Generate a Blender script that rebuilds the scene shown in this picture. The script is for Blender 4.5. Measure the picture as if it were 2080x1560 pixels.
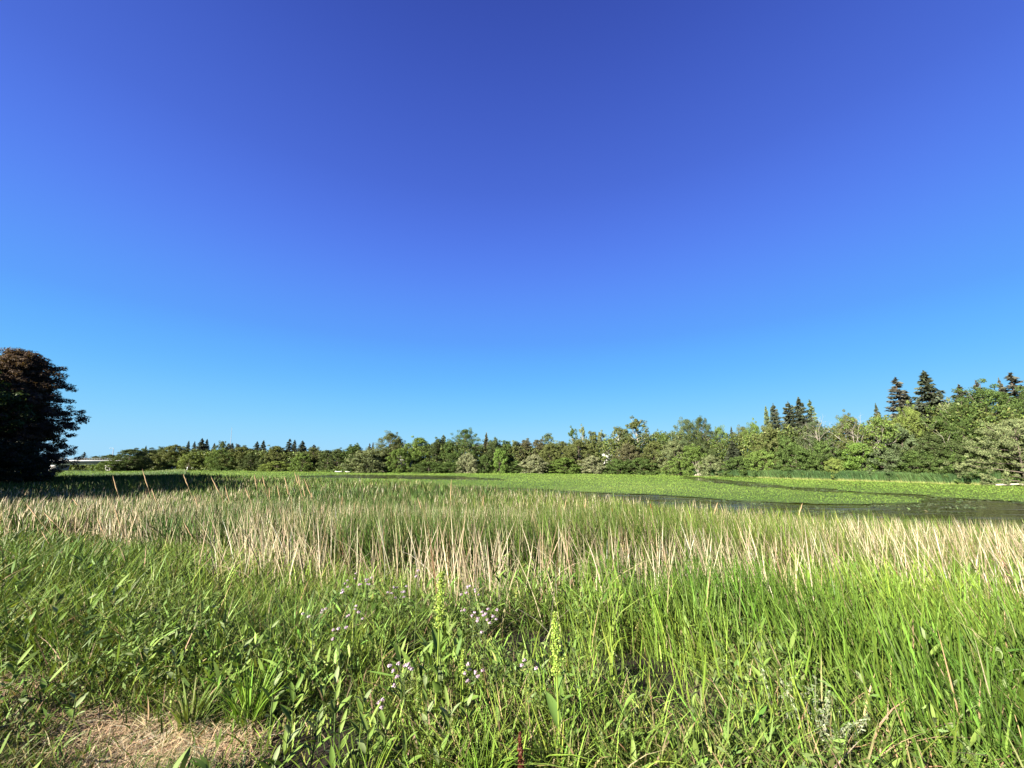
import bpy, math
import numpy as np
R = math.radians
sc = bpy.context.scene
for o in list(bpy.data.objects): bpy.data.objects.remove(o)
COL = sc.collection

# ------------------------------------------------------------------ camera
F = 800.0; PITCH = math.atan(158/800.0)          # photograph is 2080 x 1560
CP, SP = math.cos(PITCH), math.sin(PITCH)
EYE = np.array([0.0, 0.0, 3.8])
cam = bpy.data.cameras.new('camera'); co = bpy.data.objects.new('camera', cam); COL.objects.link(co)
cam.sensor_fit = 'HORIZONTAL'; cam.sensor_width = 36; cam.lens = 36*F/2080
cam.clip_start = 0.05; cam.clip_end = 6000
co.location = EYE; co.rotation_euler = (R(90)+PITCH, 0, 0)
sc.camera = co

# ------------------------------------------------------------------ sky, sun, exposure
SUN_EL, SUN_AZ = R(27), R(227)                    # azimuth clockwise from +Y: behind the camera, to the left
w = bpy.data.worlds.new('World'); sc.world = w; w.use_nodes = True
nt = w.node_tree; nt.nodes.clear()
out = nt.nodes.new('ShaderNodeOutputWorld'); bg = nt.nodes.new('ShaderNodeBackground')
sky = nt.nodes.new('ShaderNodeTexSky'); sky.sky_type = 'NISHITA'; sky.sun_disc = False
sky.sun_elevation = SUN_EL; sky.sun_rotation = SUN_AZ; sky.altitude = 100
sky.air_density = 1.0; sky.dust_density = 0.6; sky.ozone_density = 3.0
EXPO = 2.55; SKY = 0.12
pre = nt.nodes.new('ShaderNodeMix'); pre.data_type = 'RGBA'; pre.blend_type = 'MULTIPLY'; pre.inputs[0].default_value = 1
pre.inputs[7].default_value = tuple(0.115*2**0.15*k for k in (1.05, 0.92, 1.32))+(1,)
cv = nt.nodes.new('ShaderNodeRGBCurve'); cm = cv.mapping; cm.use_clip = False; cm.extend = 'EXTRAPOLATED'
lin = lambda v: ((v/255+0.055)/1.055)**2.4                       # the camera's rendition of a clear blue sky
for ci, pts in enumerate((((60, 44), (75, 57), (90, 76), (110, 95), (130, 101), (160, 112), (190, 138), (255, 230)),
                          ((80, 68), (94, 83), (111, 112), (134, 143), (154, 158), (186, 192), (211, 214), (255, 250)),
                          ((130, 155), (152, 178), (175, 207), (205, 238), (228, 252), (255, 258)))):
    c = cm.curves[ci]; L_ = [(lin(a), lin(b)) for a, b in pts]
    c.points[0].location = (0, 0); c.points[1].location = (3.0, 2.6)
    for p_ in L_: c.points.new(*p_)
cm.update()
post = nt.nodes.new('ShaderNodeVectorMath'); post.operation = 'SCALE'; post.inputs['Scale'].default_value = 1/(SKY*2**EXPO)
tcw = nt.nodes.new('ShaderNodeTexCoord'); sep = nt.nodes.new('ShaderNodeSeparateXYZ'); nt.links.new(tcw.outputs['Generated'], sep.inputs[0])
asn = nt.nodes.new('ShaderNodeMath'); asn.operation = 'ARCSINE'; nt.links.new(sep.outputs['Z'], asn.inputs[0])
mrw = nt.nodes.new('ShaderNodeMapRange'); mrw.inputs[1].default_value = 0; mrw.inputs[2].default_value = R(90); nt.links.new(asn.outputs[0], mrw.inputs[0])
rmp = nt.nodes.new('ShaderNodeValToRGB'); rmp.color_ramp.interpolation = 'B_SPLINE'; e_ = rmp.color_ramp.elements
stops = [(0, (172, 224, 255)), (3, (158, 220, 255)), (6, (138, 212, 255)), (10, (110, 194, 255)), (14, (98, 177, 255)), (17, (94, 164, 254)), (24, (91, 142, 250)), (30.5, (84, 124, 237)), (37, (76, 109, 217)), (47, (65, 93, 195)), (56, (56, 80, 175)), (90, (48, 66, 150))]
while len(e_) < len(stops): e_.new(0.5)
for el_, (dg, c_) in zip(e_, stops): el_.position = dg/90; el_.color = (*[lin(v) for v in c_], 1)
nt.links.new(mrw.outputs[0], rmp.inputs[0])
mxw = nt.nodes.new('ShaderNodeMix'); mxw.data_type = 'RGBA'; mxw.inputs[0].default_value = 0.88
nt.links.new(sky.outputs[0], pre.inputs[6]); nt.links.new(pre.outputs[2], cv.inputs['Color'])
nt.links.new(cv.outputs[0], mxw.inputs[6]); nt.links.new(rmp.outputs[0], mxw.inputs[7]); nt.links.new(mxw.outputs[2], post.inputs[0])
nt.links.new(post.outputs[0], bg.inputs[0]); bg.inputs[1].default_value = SKY
nt.links.new(bg.outputs[0], out.inputs[0])
sl = bpy.data.lights.new('sun', 'SUN'); so = bpy.data.objects.new('sun', sl); COL.objects.link(so)
sl.energy = 5.0; sl.angle = R(0.5); sl.color = (1.0, 0.93, 0.80)
SDIR = np.array([math.sin(SUN_AZ)*math.cos(SUN_EL), math.cos(SUN_AZ)*math.cos(SUN_EL), math.sin(SUN_EL)])
import mathutils
so.rotation_euler = mathutils.Vector(SDIR).to_track_quat('Z', 'Y').to_euler()
so.location = (-30, -30, 40)
sc.view_settings.view_transform = 'Standard'; sc.view_settings.look = 'None'
sc.view_settings.exposure = EXPO; sc.view_settings.gamma = 1.0
sc.render.engine = 'CYCLES'
sc.cycles.max_bounces = 6; sc.cycles.transmission_bounces = 4; sc.cycles.diffuse_bounces = 3

# ------------------------------------------------------------------ helpers
rng = np.random.default_rng(7)
def uni(a, b, n=None): return rng.uniform(a, b, n)
def ray(px, py):
    dx = (np.asarray(px, float)-1040)/F; u = -(np.asarray(py, float)-780)/F
    return dx, CP-u*SP, SP+u*CP                    # right, forward, up
def at_z(px, py, z):
    dx, f, u = ray(px, py); k = (z-EYE[2])/u
    return dx*k, f*k
def at_y(px, py, Y):
    dx, f, u = ray(px, py); k = Y/f
    return np.array([dx*k, Y, EYE[2]+u*k])
def to_px(P):
    P = np.asarray(P, float)-EYE; x, y, z = P[..., 0], P[..., 1], P[..., 2]
    d = y*CP+z*SP; up = -y*SP+z*CP; d = np.maximum(d, 1e-3)
    return 1040+F*x/d, 780-F*up/d
def inpoly(x, y, poly):
    x = np.asarray(x); y = np.asarray(y); r = np.zeros(x.shape, bool); n = len(poly)
    for i in range(n):
        x1, y1 = poly[i]; x2, y2 = poly[(i+1) % n]
        c = ((y1 > y) != (y2 > y))
        if y1 != y2: r ^= c & (x < (x2-x1)*(y-y1)/(y2-y1)+x1)
    return r
_ph = rng.uniform(0, 6.28, (3, 8, 2)); _an = rng.uniform(0, 6.28, (3, 8))
def noise(x, y, s=1.0, k=0):                       # smooth noise about -1..1
    v = 0
    for i in range(8):
        f = (0.6+0.35*i)/s; a = _an[k, i]
        v = v+np.sin((x*math.cos(a)+y*math.sin(a))*f+_ph[k, i, 0]+1.3*np.sin((y*math.cos(a)-x*math.sin(a))*f*0.8+_ph[k, i, 1]))/(1+0.35*i)
    return v/2.6
def sstep(a, b, x):
    t = np.clip((x-a)/(b-a), 0, 1); return t*t*(3-2*t)

ALB = 0.485                                         # keeps base colours at real-world values
class MB:
    def __init__(s): s.v = []; s.f = []; s.c = []; s.n = 0
    def add(s, v, f, c):
        v = np.asarray(v, float).reshape(-1, 3); f = np.asarray(f, int)
        c = np.broadcast_to(np.asarray(c, float), (len(v), 3))
        s.v.append(v); s.f.append(f+s.n); s.c.append(c); s.n += len(v)
    def mesh(s, name, mat, smooth=False):
        me = bpy.data.meshes.new(name)
        V = np.concatenate(s.v); C = np.concatenate(s.c)*ALB
        me.vertices.add(len(V)); me.vertices.foreach_set('co', V.astype(np.float32).ravel())
        nl = sum(f.size for f in s.f); nf = sum(len(f) for f in s.f)
        me.loops.add(nl); me.polygons.add(nf)
        me.loops.foreach_set('vertex_index', np.concatenate([f.ravel() for f in s.f]).astype(np.int32))
        tot = np.concatenate([np.full(len(f), f.shape[1]) for f in s.f])
        st = np.concatenate([[0], np.cumsum(tot)[:-1]])
        me.polygons.foreach_set('loop_start', st.astype(np.int32))
        me.polygons.foreach_set('loop_total', tot.astype(np.int32))
        me.update(calc_edges=True)
        a = me.color_attributes.new('col', 'FLOAT_COLOR', 'POINT')
        a.data.foreach_set('color', np.concatenate([C, np.ones((len(C), 1))], 1).astype(np.float32).ravel())
        me.materials.append(mat)
        if smooth: me.polygons.foreach_set('use_smooth', np.ones(nf, bool))
        return me
    def build(s, name, mat, parent=None, smooth=False):
        o = bpy.data.objects.new(name, s.mesh(name, mat, smooth)); COL.objects.link(o)
        if parent: o.parent = parent
        return o
def tag(o, label=None, cat=None, group=None, kind=None):
    if label: o['label'] = label
    if cat: o['category'] = cat
    if group: o['group'] = group
    if kind: o['kind'] = kind
    return o
def empty(name, loc, rz=0.0, sc_=(1, 1, 1)):
    o = bpy.data.objects.new(name, None); COL.objects.link(o); o.empty_display_size = 0.2
    o.location = loc; o.rotation_euler = (0, 0, rz); o.scale = sc_
    return o
def child(name, me, parent):
    o = bpy.data.objects.new(name, me); COL.objects.link(o); o.parent = parent; return o

def blades(mb, base, h, wd, face, lx, ly, bend, col, S=4, shape='grass', tip=None, basecol=None):
    """N ribbons: base (N,3); lean vector (lx,ly) per unit height; bend adds a quadratic curl along the lean"""
    N = len(base); t = np.linspace(0, 1, S+1)[None, :]
    h = np.broadcast_to(h, (N,))[:, None]; wd = np.broadcast_to(wd, (N,))[:, None]
    lx = np.broadcast_to(lx, (N,))[:, None]; ly = np.broadcast_to(ly, (N,))[:, None]; bend = np.broadcast_to(bend, (N,))[:, None]
    L = np.hypot(lx, ly)+1e-6
    q = L*t+bend*t**2.2
    X = base[:, 0:1]+h*q*lx/L; Y = base[:, 1:2]+h*q*ly/L
    Z = base[:, 2:3]+h*(t-0.42*np.minimum(bend, 1.6)*t**2.6-0.35*L**2*t)
    if shape == 'grass': pr = (1-t**2.2)*0.94+0.06
    elif shape == 'reed': pr = np.minimum(1, 3.2*(1-t)**0.8)*0.95+0.05
    else: pr = np.sin(np.pi*np.clip(t*0.93+0.07, 0, 1))**0.8*0.97+0.03
    pr = np.broadcast_to(pr, X.shape)
    fx = np.cos(face)[:, None]; fy = np.sin(face)[:, None]
    W = wd*pr/2
    A = np.stack([X-fx*W, Y-fy*W, Z], -1); B = np.stack([X+fx*W, Y+fy*W, Z], -1)
    V = np.stack([A, B], 2).reshape(N, 2*(S+1), 3)
    q = np.array([[2*i, 2*i+1, 2*i+3, 2*i+2] for i in range(S)])
    Fc = (q[None]+(np.arange(N)*2*(S+1))[:, None, None]).reshape(-1, 4)
    C = np.broadcast_to(np.asarray(col)[:, None, :], (N, 2*(S+1), 3)).copy()
    tt = np.repeat(t[0], 2)[None, :, None]
    if tip is not None: k = np.clip((tt-0.6)/0.4, 0, 1); C = C*(1-k)+np.asarray(tip)*k
    if basecol is not None: k = np.clip(1-tt/0.3, 0, 1); C = C*(1-k)+np.asarray(basecol)*k
    mb.add(V, Fc, C.reshape(-1, 3))
def cards(mb, cen, nrm, L, W, col):
    """N lozenge leaves with a kinked midrib"""
    N = len(cen); nrm = nrm/np.linalg.norm(nrm, axis=1, keepdims=True)
    r = rng.normal(size=(N, 3)); a = np.cross(nrm, r); a /= np.linalg.norm(a, axis=1, keepdims=True)+1e-9
    b = np.cross(nrm, a)
    L = np.broadcast_to(L, (N,))[:, None]; W = np.broadcast_to(W, (N,))[:, None]
    V = np.stack([cen-a*L/2, cen+b*W/2+a*L*0.05, cen+a*L/2+nrm*L*0.12, cen-b*W/2+a*L*0.05], 1)
    Fc = np.arange(N*4).reshape(N, 4)
    mb.add(V, Fc, np.repeat(np.broadcast_to(col, (N, 3)), 4, axis=0))
def tube(mb, pts, rad, col, sides=6):
    pts = np.asarray(pts, float); n = len(pts); rad = np.broadcast_to(rad, (n,))
    V = []
    for i in range(n):
        d = pts[min(i+1, n-1)]-pts[max(i-1, 0)]; d = d/(np.linalg.norm(d)+1e-9)
        u = np.cross(d, [0.3, 0.9, 0.1]); u /= np.linalg.norm(u); v = np.cross(d, u)
        for k in range(sides):
            a = 2*math.pi*k/sides; V.append(pts[i]+rad[i]*(math.cos(a)*u+math.sin(a)*v))
    Fc = [[i*sides+k, i*sides+(k+1) % sides, (i+1)*sides+(k+1) % sides, (i+1)*sides+k] for i in range(n-1) for k in range(sides)]
    mb.add(V, Fc, col)
def box(mb, c, s, col, rz=0):
    x, y, z = np.array(s)/2
    V = np.array([[i*x, j*y, k*z] for i in (-1, 1) for j in (-1, 1) for k in (-1, 1)])
    ca, sa = math.cos(rz), math.sin(rz)
    V = np.stack([V[:, 0]*ca-V[:, 1]*sa, V[:, 0]*sa+V[:, 1]*ca, V[:, 2]], 1)+np.array(c)
    mb.add(V, [[0, 1, 3, 2], [4, 6, 7, 5], [0, 4, 5, 1], [2, 3, 7, 6], [0, 2, 6, 4], [1, 5, 7, 3]], col)
def jit(col, n, a=0.18, h=0.08):                    # n colours around one
    c = np.array(col)[None]*np.exp(rng.normal(0, a, (n, 1)))
    return np.clip(c*np.exp(rng.normal(0, h, (n, 3))), 0.002, 0.95)
def mixcol(c1, c2, k): k = np.asarray(k)[:, None]; return c1*(1-k)+c2*k

# ------------------------------------------------------------------ materials
def newmat(name):
    m = bpy.data.materials.new(name); m.use_nodes = True; t = m.node_tree; t.nodes.clear()
    return m, t, t.nodes.new('ShaderNodeOutputMaterial')
def leafmat(name, trans=0.3, rough=0.5, objcol=False, spec=0.3):
    m, t, o = newmat(name); N = t.nodes; Lk = t.links
    at = N.new('ShaderNodeAttribute'); at.attribute_name = 'col'; src = at.outputs['Color']
    if objcol:
        oi = N.new('ShaderNodeObjectInfo'); mx = N.new('ShaderNodeMix'); mx.data_type = 'RGBA'; mx.blend_type = 'MULTIPLY'
        mx.inputs[0].default_value = 1; Lk.new(src, mx.inputs[6]); Lk.new(oi.outputs['Color'], mx.inputs[7]); src = mx.outputs[2]
    p = N.new('ShaderNodeBsdfPrincipled'); p.inputs['Roughness'].default_value = rough
    p.inputs['Specular IOR Level'].default_value = spec
    Lk.new(src, p.inputs['Base Color'])
    tr = N.new('ShaderNodeBsdfTranslucent')
    tint = N.new('ShaderNodeMix'); tint.data_type = 'RGBA'; tint.blend_type = 'MULTIPLY'; tint.inputs[0].default_value = 1
    tint.inputs[7].default_value = (1.25, 1.15, 0.5, 1); Lk.new(src, tint.inputs[6]); Lk.new(tint.outputs[2], tr.inputs[0])
    mx2 = N.new('ShaderNodeMixShader'); mx2.inputs[0].default_value = trans
    Lk.new(p.outputs[0], mx2.inputs[1]); Lk.new(tr.outputs[0], mx2.inputs[2]); Lk.new(mx2.outputs[0], o.inputs[0])
    return m
def plain(name, rough=0.8, bump=0.0, scale=20.0, objcol=False, var=0.25):
    m, t, o = newmat(name); N = t.nodes; Lk = t.links
    at = N.new('ShaderNodeAttribute'); at.attribute_name = 'col'
    tc = N.new('ShaderNodeTexCoord'); nz = N.new('ShaderNodeTexNoise'); nz.inputs['Scale'].default_value = scale; nz.inputs['Detail'].default_value = 6
    Lk.new(tc.outputs['Object'], nz.inputs['Vector'])
    mr = N.new('ShaderNodeMapRange'); mr.inputs[1].default_value = 0.25; mr.inputs[2].default_value = 0.75
    mr.inputs[3].default_value = 1-var; mr.inputs[4].default_value = 1+var; Lk.new(nz.outputs[0], mr.inputs[0])
    vm = N.new('ShaderNodeVectorMath'); vm.operation = 'SCALE'; Lk.new(at.outputs['Color'], vm.inputs[0]); Lk.new(mr.outputs[0], vm.inputs['Scale'])
    p = N.new('ShaderNodeBsdfPrincipled'); p.inputs['Roughness'].default_value = rough; p.inputs['Specular IOR Level'].default_value = 0.2
    Lk.new(vm.outputs[0], p.inputs['Base Color'])
    if bump:
        b = N.new('ShaderNodeBump'); b.inputs['Strength'].default_value = bump; b.inputs['Distance'].default_value = 0.05
        Lk.new(nz.outputs[0], b.inputs['Height']); Lk.new(b.outputs[0], p.inputs['Normal'])
    Lk.new(p.outputs[0], o.inputs[0]); return m
M_grass = leafmat('grass_leaf', 0.20, 0.5, spec=0.12)
M_reed = leafmat('reed_leaf', 0.15, 0.5, spec=0.1)
M_dry = leafmat('dry_stalk', 0.15, 0.6, spec=0.15)
M_leaf = leafmat('broad_leaf', 0.22, 0.55, spec=0.1)
M_crown = leafmat('tree_foliage', 0.25, 0.55, objcol=True, spec=0.08)
M_needle = leafmat('needle_foliage', 0.08, 0.6, objcol=True, spec=0.15)
M_bark = plain('bark', 0.9, 0.6, 8)
M_pond = leafmat('pond_leaf', 0.2, 0.6, spec=0.12)
M_petal = leafmat('petal', 0.3, 0.6)
M_conc = plain('concrete', 0.85, 0.1, 1.5, var=0.12)
M_soil = plain('soil', 0.95, 0.5, 3.0, var=0.5)
M_turf = plain('turf', 0.95, 0.5, 1.2, var=0.35)
M_metal = plain('grey_metal', 0.5, 0, 5, var=0.1)
M_wood = plain('weathered_wood', 0.8, 0.3, 6)
M_paint = plain('pale_paint', 0.6, 0, 4, var=0.08)

# ------------------------------------------------------------------ terrain
_e = [(-200, 110), (-90, 92), (-57, 76), (-31, 60), (-11, 49), (-4, 40), (0, 36), (3.6, 31), (7.3, 26.5), (10.7, 22), (13.1, 18.5), (15, 15.8), (17, 13.6), (22, 11), (60, 4), (200, -30)]
def edge_y(X): return np.interp(X, [p[0] for p in _e], [p[1] for p in _e])      # pond edge of the near reed bed
_s = [at_z(x, y, 0.0) for x, y in ((-700, 954.0), (0, 954.5), (300, 955.5), (500, 957.3), (700, 960), (900, 961.5), (1200, 962.5), (1400, 967), (1600, 973), (1800, 978.5), (2000, 985), (2300, 997), (3500, 1060))]
_sq = [math.atan2(p[0], p[1]) for p in _s]; _sr = [math.hypot(*p) for p in _s]
def shore_r(q): return np.interp(q, _sq, _sr)                                   # far bank, as range by bearing
def inland(X, Y): return np.hypot(X, Y)-shore_r(np.arctan2(X, Y))               # metres behind the far bank
def ground_z(X, Y):
    X = np.asarray(X, float); Y = np.asarray(Y, float)
    u = Y+0.22*X+0.5*noise(X, Y, 3.5, 1)
    g = np.interp(u, [0, 2.5, 6, 11, 17, 24], [2.25, 2.2, 1.65, 0.85, 0.10, 0.04])
    g = g+0.05*noise(X, Y, 1.0, 0)*sstep(2, 5, Y)*(g > 0.15)
    pond = sstep(-0.3, 1.2, Y-edge_y(X))
    g = g*(1-pond)-0.9*pond
    d = inland(X, Y)
    far = sstep(-1.0, 0.6, d)
    fz = 0.12+0.02*np.clip(d, 0, 200)+0.05*np.clip(d-6, 0, 60)*sstep(10, 60, X)
    g = g*(1-far)+fz*far
    lb = sstep(0, 14, (-36-0.50*Y)-X)*(1-far)*(Y < 400)       # bank along the left side
    lb = lb*(1-0.85*sstep(58, 74, Y)); g = g*(1-lb)+1.6*lb
    return g
def grid_sheet(name, xs, ys, zf, mat, cf):
    X, Y = np.meshgrid(xs, ys); Z = zf(X, Y); nx, ny = len(xs), len(ys)
    i = np.arange(nx*ny).reshape(ny, nx)
    Fc = np.stack([i[:-1, :-1], i[:-1, 1:], i[1:, 1:], i[1:, :-1]], -1).reshape(-1, 4)
    mb = MB(); V = np.stack([X, Y, Z], -1).reshape(-1, 3); mb.add(V, Fc, cf(V)); return mb.build(name, mat, None, True)
def sym(a, b, n, p): t = np.linspace(0, 1, n)**p; return a+(b-a)*t
xs = np.concatenate([-sym(0, 3000, 150, 3.2)[::-1][:-1], sym(0, 3000, 150, 3.2)])
ys = np.concatenate([-sym(0, 800, 30, 2.5)[::-1][:-1], sym(0, 400, 330, 1.8), np.array([450, 600, 900, 1500, 3000])])
STRAW = []
for px_, py_, wx, wy in [(-10, 1415, 0.72, 0.30), (230, 1505, 0.46, 0.20), (310, 1540, 0.42, 0.22), (130, 1475, 0.50, 0.12)]:
    Xs, Ys = at_z(px_, py_, 2.2); STRAW.append((float(Xs), float(Ys), wx, wy))
def straw_spot(X, Y):
    v = np.full(X.shape, -3.0)
    for cx, cy, ax, ay in STRAW: v = np.maximum(v, 1-np.hypot((X-cx)/ax, (Y-cy)/ay))
    return v
def gcol(V):
    X, Y, Z = V.T; c = np.tile(np.array([0.028, 0.021, 0.012]), (len(V), 1))
    far = inland(X, Y) > -0.5
    c[far] = (0.05, 0.075, 0.02)
    lf = (X < -36-0.50*Y) | ((Y > 80) & (X < -50)); c[lf] = (0.05, 0.085, 0.022)
    near = (Y < 9) & (Z > 1.0); c[near] = (0.026, 0.018, 0.011)  # near soil darkened so that bare gaps read as shadow
    st = np.clip(straw_spot(X, Y)*2.2, 0, 1)[:, None]; c = c*(1-st)+np.array([0.26, 0.165, 0.10])*st
    return c
g = grid_sheet('ground', xs, ys, ground_z, M_soil, gcol); tag(g, kind='structure')

# water
m, t, o = newmat('pond_water'); N = t.nodes; Lk = t.links
p = N.new('ShaderNodeBsdfPrincipled'); p.inputs['IOR'].default_value = 1.33; p.inputs['Specular IOR Level'].default_value = 0.14
tc = N.new('ShaderNodeTexCoord'); mp = N.new('ShaderNodeMapping'); mp.inputs['Scale'].default_value = (0.16, 0.85, 1)
mp.inputs['Rotation'].default_value = (0, 0, R(18))
Lk.new(tc.outputs['Object'], mp.inputs[0])
nz = N.new('ShaderNodeTexNoise'); nz.inputs['Scale'].default_value = 1.0; nz.inputs['Detail'].default_value = 8; nz.inputs['Roughness'].default_value = 0.72; nz.inputs['Distortion'].default_value = 0.6; Lk.new(mp.outputs[0], nz.inputs['Vector'])
cr = N.new('ShaderNodeValToRGB'); cr.color_ramp.elements[0].position = 0.44; cr.color_ramp.elements[1].position = 0.66; Lk.new(nz.outputs[0], cr.inputs[0])
mx = N.new('ShaderNodeMix'); mx.data_type = 'RGBA'; mx.inputs[6].default_value = (0.012, 0.010, 0.004, 1); mx.inputs[7].default_value = (0.040, 0.041, 0.019, 1)
Lk.new(cr.outputs[0], mx.inputs[0]); Lk.new(mx.outputs[2], p.inputs['Base Color'])
mr = N.new('ShaderNodeMapRange'); mr.inputs[3].default_value = 0.05; mr.inputs[4].default_value = 0.35; Lk.new(cr.outputs[0], mr.inputs[0]); Lk.new(mr.outputs[0], p.inputs['Roughness'])
n2 = N.new('ShaderNodeTexNoise'); n2.inputs['Scale'].default_value = 5.0; n2.inputs['Detail'].default_value = 3; Lk.new(tc.outputs['Object'], n2.inputs['Vector'])
bp = N.new('ShaderNodeBump'); bp.inputs['Strength'].default_value = 0.06; bp.inputs['Distance'].default_value = 0.1; Lk.new(n2.outputs[0], bp.inputs['Height']); Lk.new(bp.outputs[0], p.inputs['Normal'])
Lk.new(p.outputs[0], o.inputs[0]); M_water = m
wm = MB(); wm.add([[-500, 8, 0], [400, -40, 0], [400, 420, 0], [-500, 420, 0]], [[0, 1, 2, 3]], (0, 0, 0))
tag(wm.build('pond_water', M_water), kind='structure')

# open water in the floating plants (outlines laid on the water surface)
NEARW = [at_z(x, y, 0) for x, y in [(900, 989), (1010, 991.5), (1100, 995), (1300, 1005), (1500, 1018), (1600, 1022), (1750, 1025.5), (1840, 1021), (1866, 1017), (1820, 1012), (1738, 1005), (1600, 995), (1435, 981.5), (1400, 973), (1367, 966), (1480, 976.5), (1600, 990), (1692, 995), (1785, 1002), (1877, 1009), (1969, 1015), (2080, 1020), (2400, 1040), (2600, 1300), (1040, 1300), (960, 1000)]]
FARW = [at_z(x, y, 0) for x, y in [(600, 968.5), (650, 966.0), (720, 965.0), (900, 967), (1000, 973), (1025, 977), (900, 975.5), (800, 973.5), (700, 972.3), (620, 971)]]
MOTT = [at_z(x, y, 0) for x, y in [(1412, 968.5), (1480, 971), (1560, 979), (1600, 988), (1480, 977)]]
def is_open(X, Y, soft=True):
    if soft:
        d = np.hypot(X, Y); X = X+noise(X, Y, 2.5, 0)*d*0.022+noise(X, Y, 0.6, 2)*d*0.004; Y = Y+noise(X, Y, 3.0, 1)*d*0.015+noise(X, Y, 0.7, 0)*d*0.006
    return inpoly(X, Y, NEARW) | inpoly(X, Y, FARW)
# floating mat: low sheet of crowded leaves + leaf cards standing on it
az = np.linspace(R(-72), R(72), 620); rr = np.exp(np.linspace(math.log(13), math.log(330), 420))
A, Rr = np.meshgrid(az, rr); X = Rr*np.sin(A); Y = Rr*np.cos(A)
Xc = (X[:-1, :-1]+X[1:, 1:])/2; Yc = (Y[:-1, :-1]+Y[1:, 1:])/2
keep = (Yc > edge_y(Xc)+0.4) & (inland(Xc, Yc) < 0.5) & ~is_open(Xc, Yc)
i = np.arange(A.size).reshape(A.shape); Fc = np.stack([i[:-1, :-1], i[:-1, 1:], i[1:, 1:], i[1:, :-1]], -1)[keep]
Z = 0.045+0.025*noise(X, Y, 0.5, 0)+0.02*noise(X, Y, 2.0, 1)
mb = MB(); V = np.stack([X, Y, Z], -1).reshape(-1, 3)
k = np.clip(0.5+0.5*noise(V[:, 0], V[:, 1], 6, 2), 0, 1)
matc = mixcol(np.array([[0.085, 0.135, 0.024]]), np.array([[0.160, 0.220, 0.050]]), k)
us, inv = np.unique(Fc.ravel(), return_inverse=True)
mb.add(V[us], inv.reshape(-1, 4), matc[us])
n = 560000
a_ = uni(R(-68), R(68), n); r_ = np.exp(uni(math.log(14), math.log(240), n)); x = r_*np.sin(a_); y = r_*np.cos(a_)
ok = (y > edge_y(x)+0.3) & (inland(x, y) < 0.3) & ~is_open(x, y); x, y, r_ = x[ok], y[ok], r_[ok]; n = len(x)
sz = np.clip(r_*0.0014, 0.04, 0.22)*uni(0.6, 1.3, n)
nr = rng.normal(size=(n, 3))*0.42+np.array([-0.15, -0.35, 0.8])
c = mixcol(jit((0.120, 0.212, 0.032), n, 0.24), jit((0.200, 0.305, 0.052), n, 0.22), np.clip(0.5+0.6*noise(x, y, 5, 2), 0, 1))
cards(mb, np.stack([x, y, 0.05+sz*0.3+uni(0, 0.12, n)*np.minimum(1, r_/40)], 1), nr, sz*1.2, sz*0.8, c)
# sparse leaves and stems drifting on the open water
n = 60000
a_ = uni(R(-20), R(60), n); r_ = np.exp(uni(math.log(14), math.log(90), n)); x = r_*np.sin(a_); y = r_*np.cos(a_)
ok = is_open(x, y, False) & (y > edge_y(x)) & (noise(x*0.35+y*0.2, y-x*0.5, 1.1, 1)+0.35*noise(x, y, 0.5, 0) > 0.25-0.9*(1-sstep(0.5, 3.5, y-edge_y(x)))-0.5*(x < 9)); x, y, r_ = x[ok], y[ok], r_[ok]; n = len(x)
sz = np.clip(r_*0.0035, 0.05, 0.3)*uni(0.5, 1.3, n)
cards(mb, np.stack([x, y, np.full(n, 0.012)+uni(0, 0.03, n)], 1), rng.normal(size=(n, 3))*0.15+np.array([0, 0, 1.0]), sz*1.8, sz*0.5, jit((0.15, 0.20, 0.09), n, 0.3))
tag(mb.build('floating_pond_plants', M_pond), 'bright green carpet of floating leaves covering the pond', 'pond plants', kind='stuff')

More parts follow.
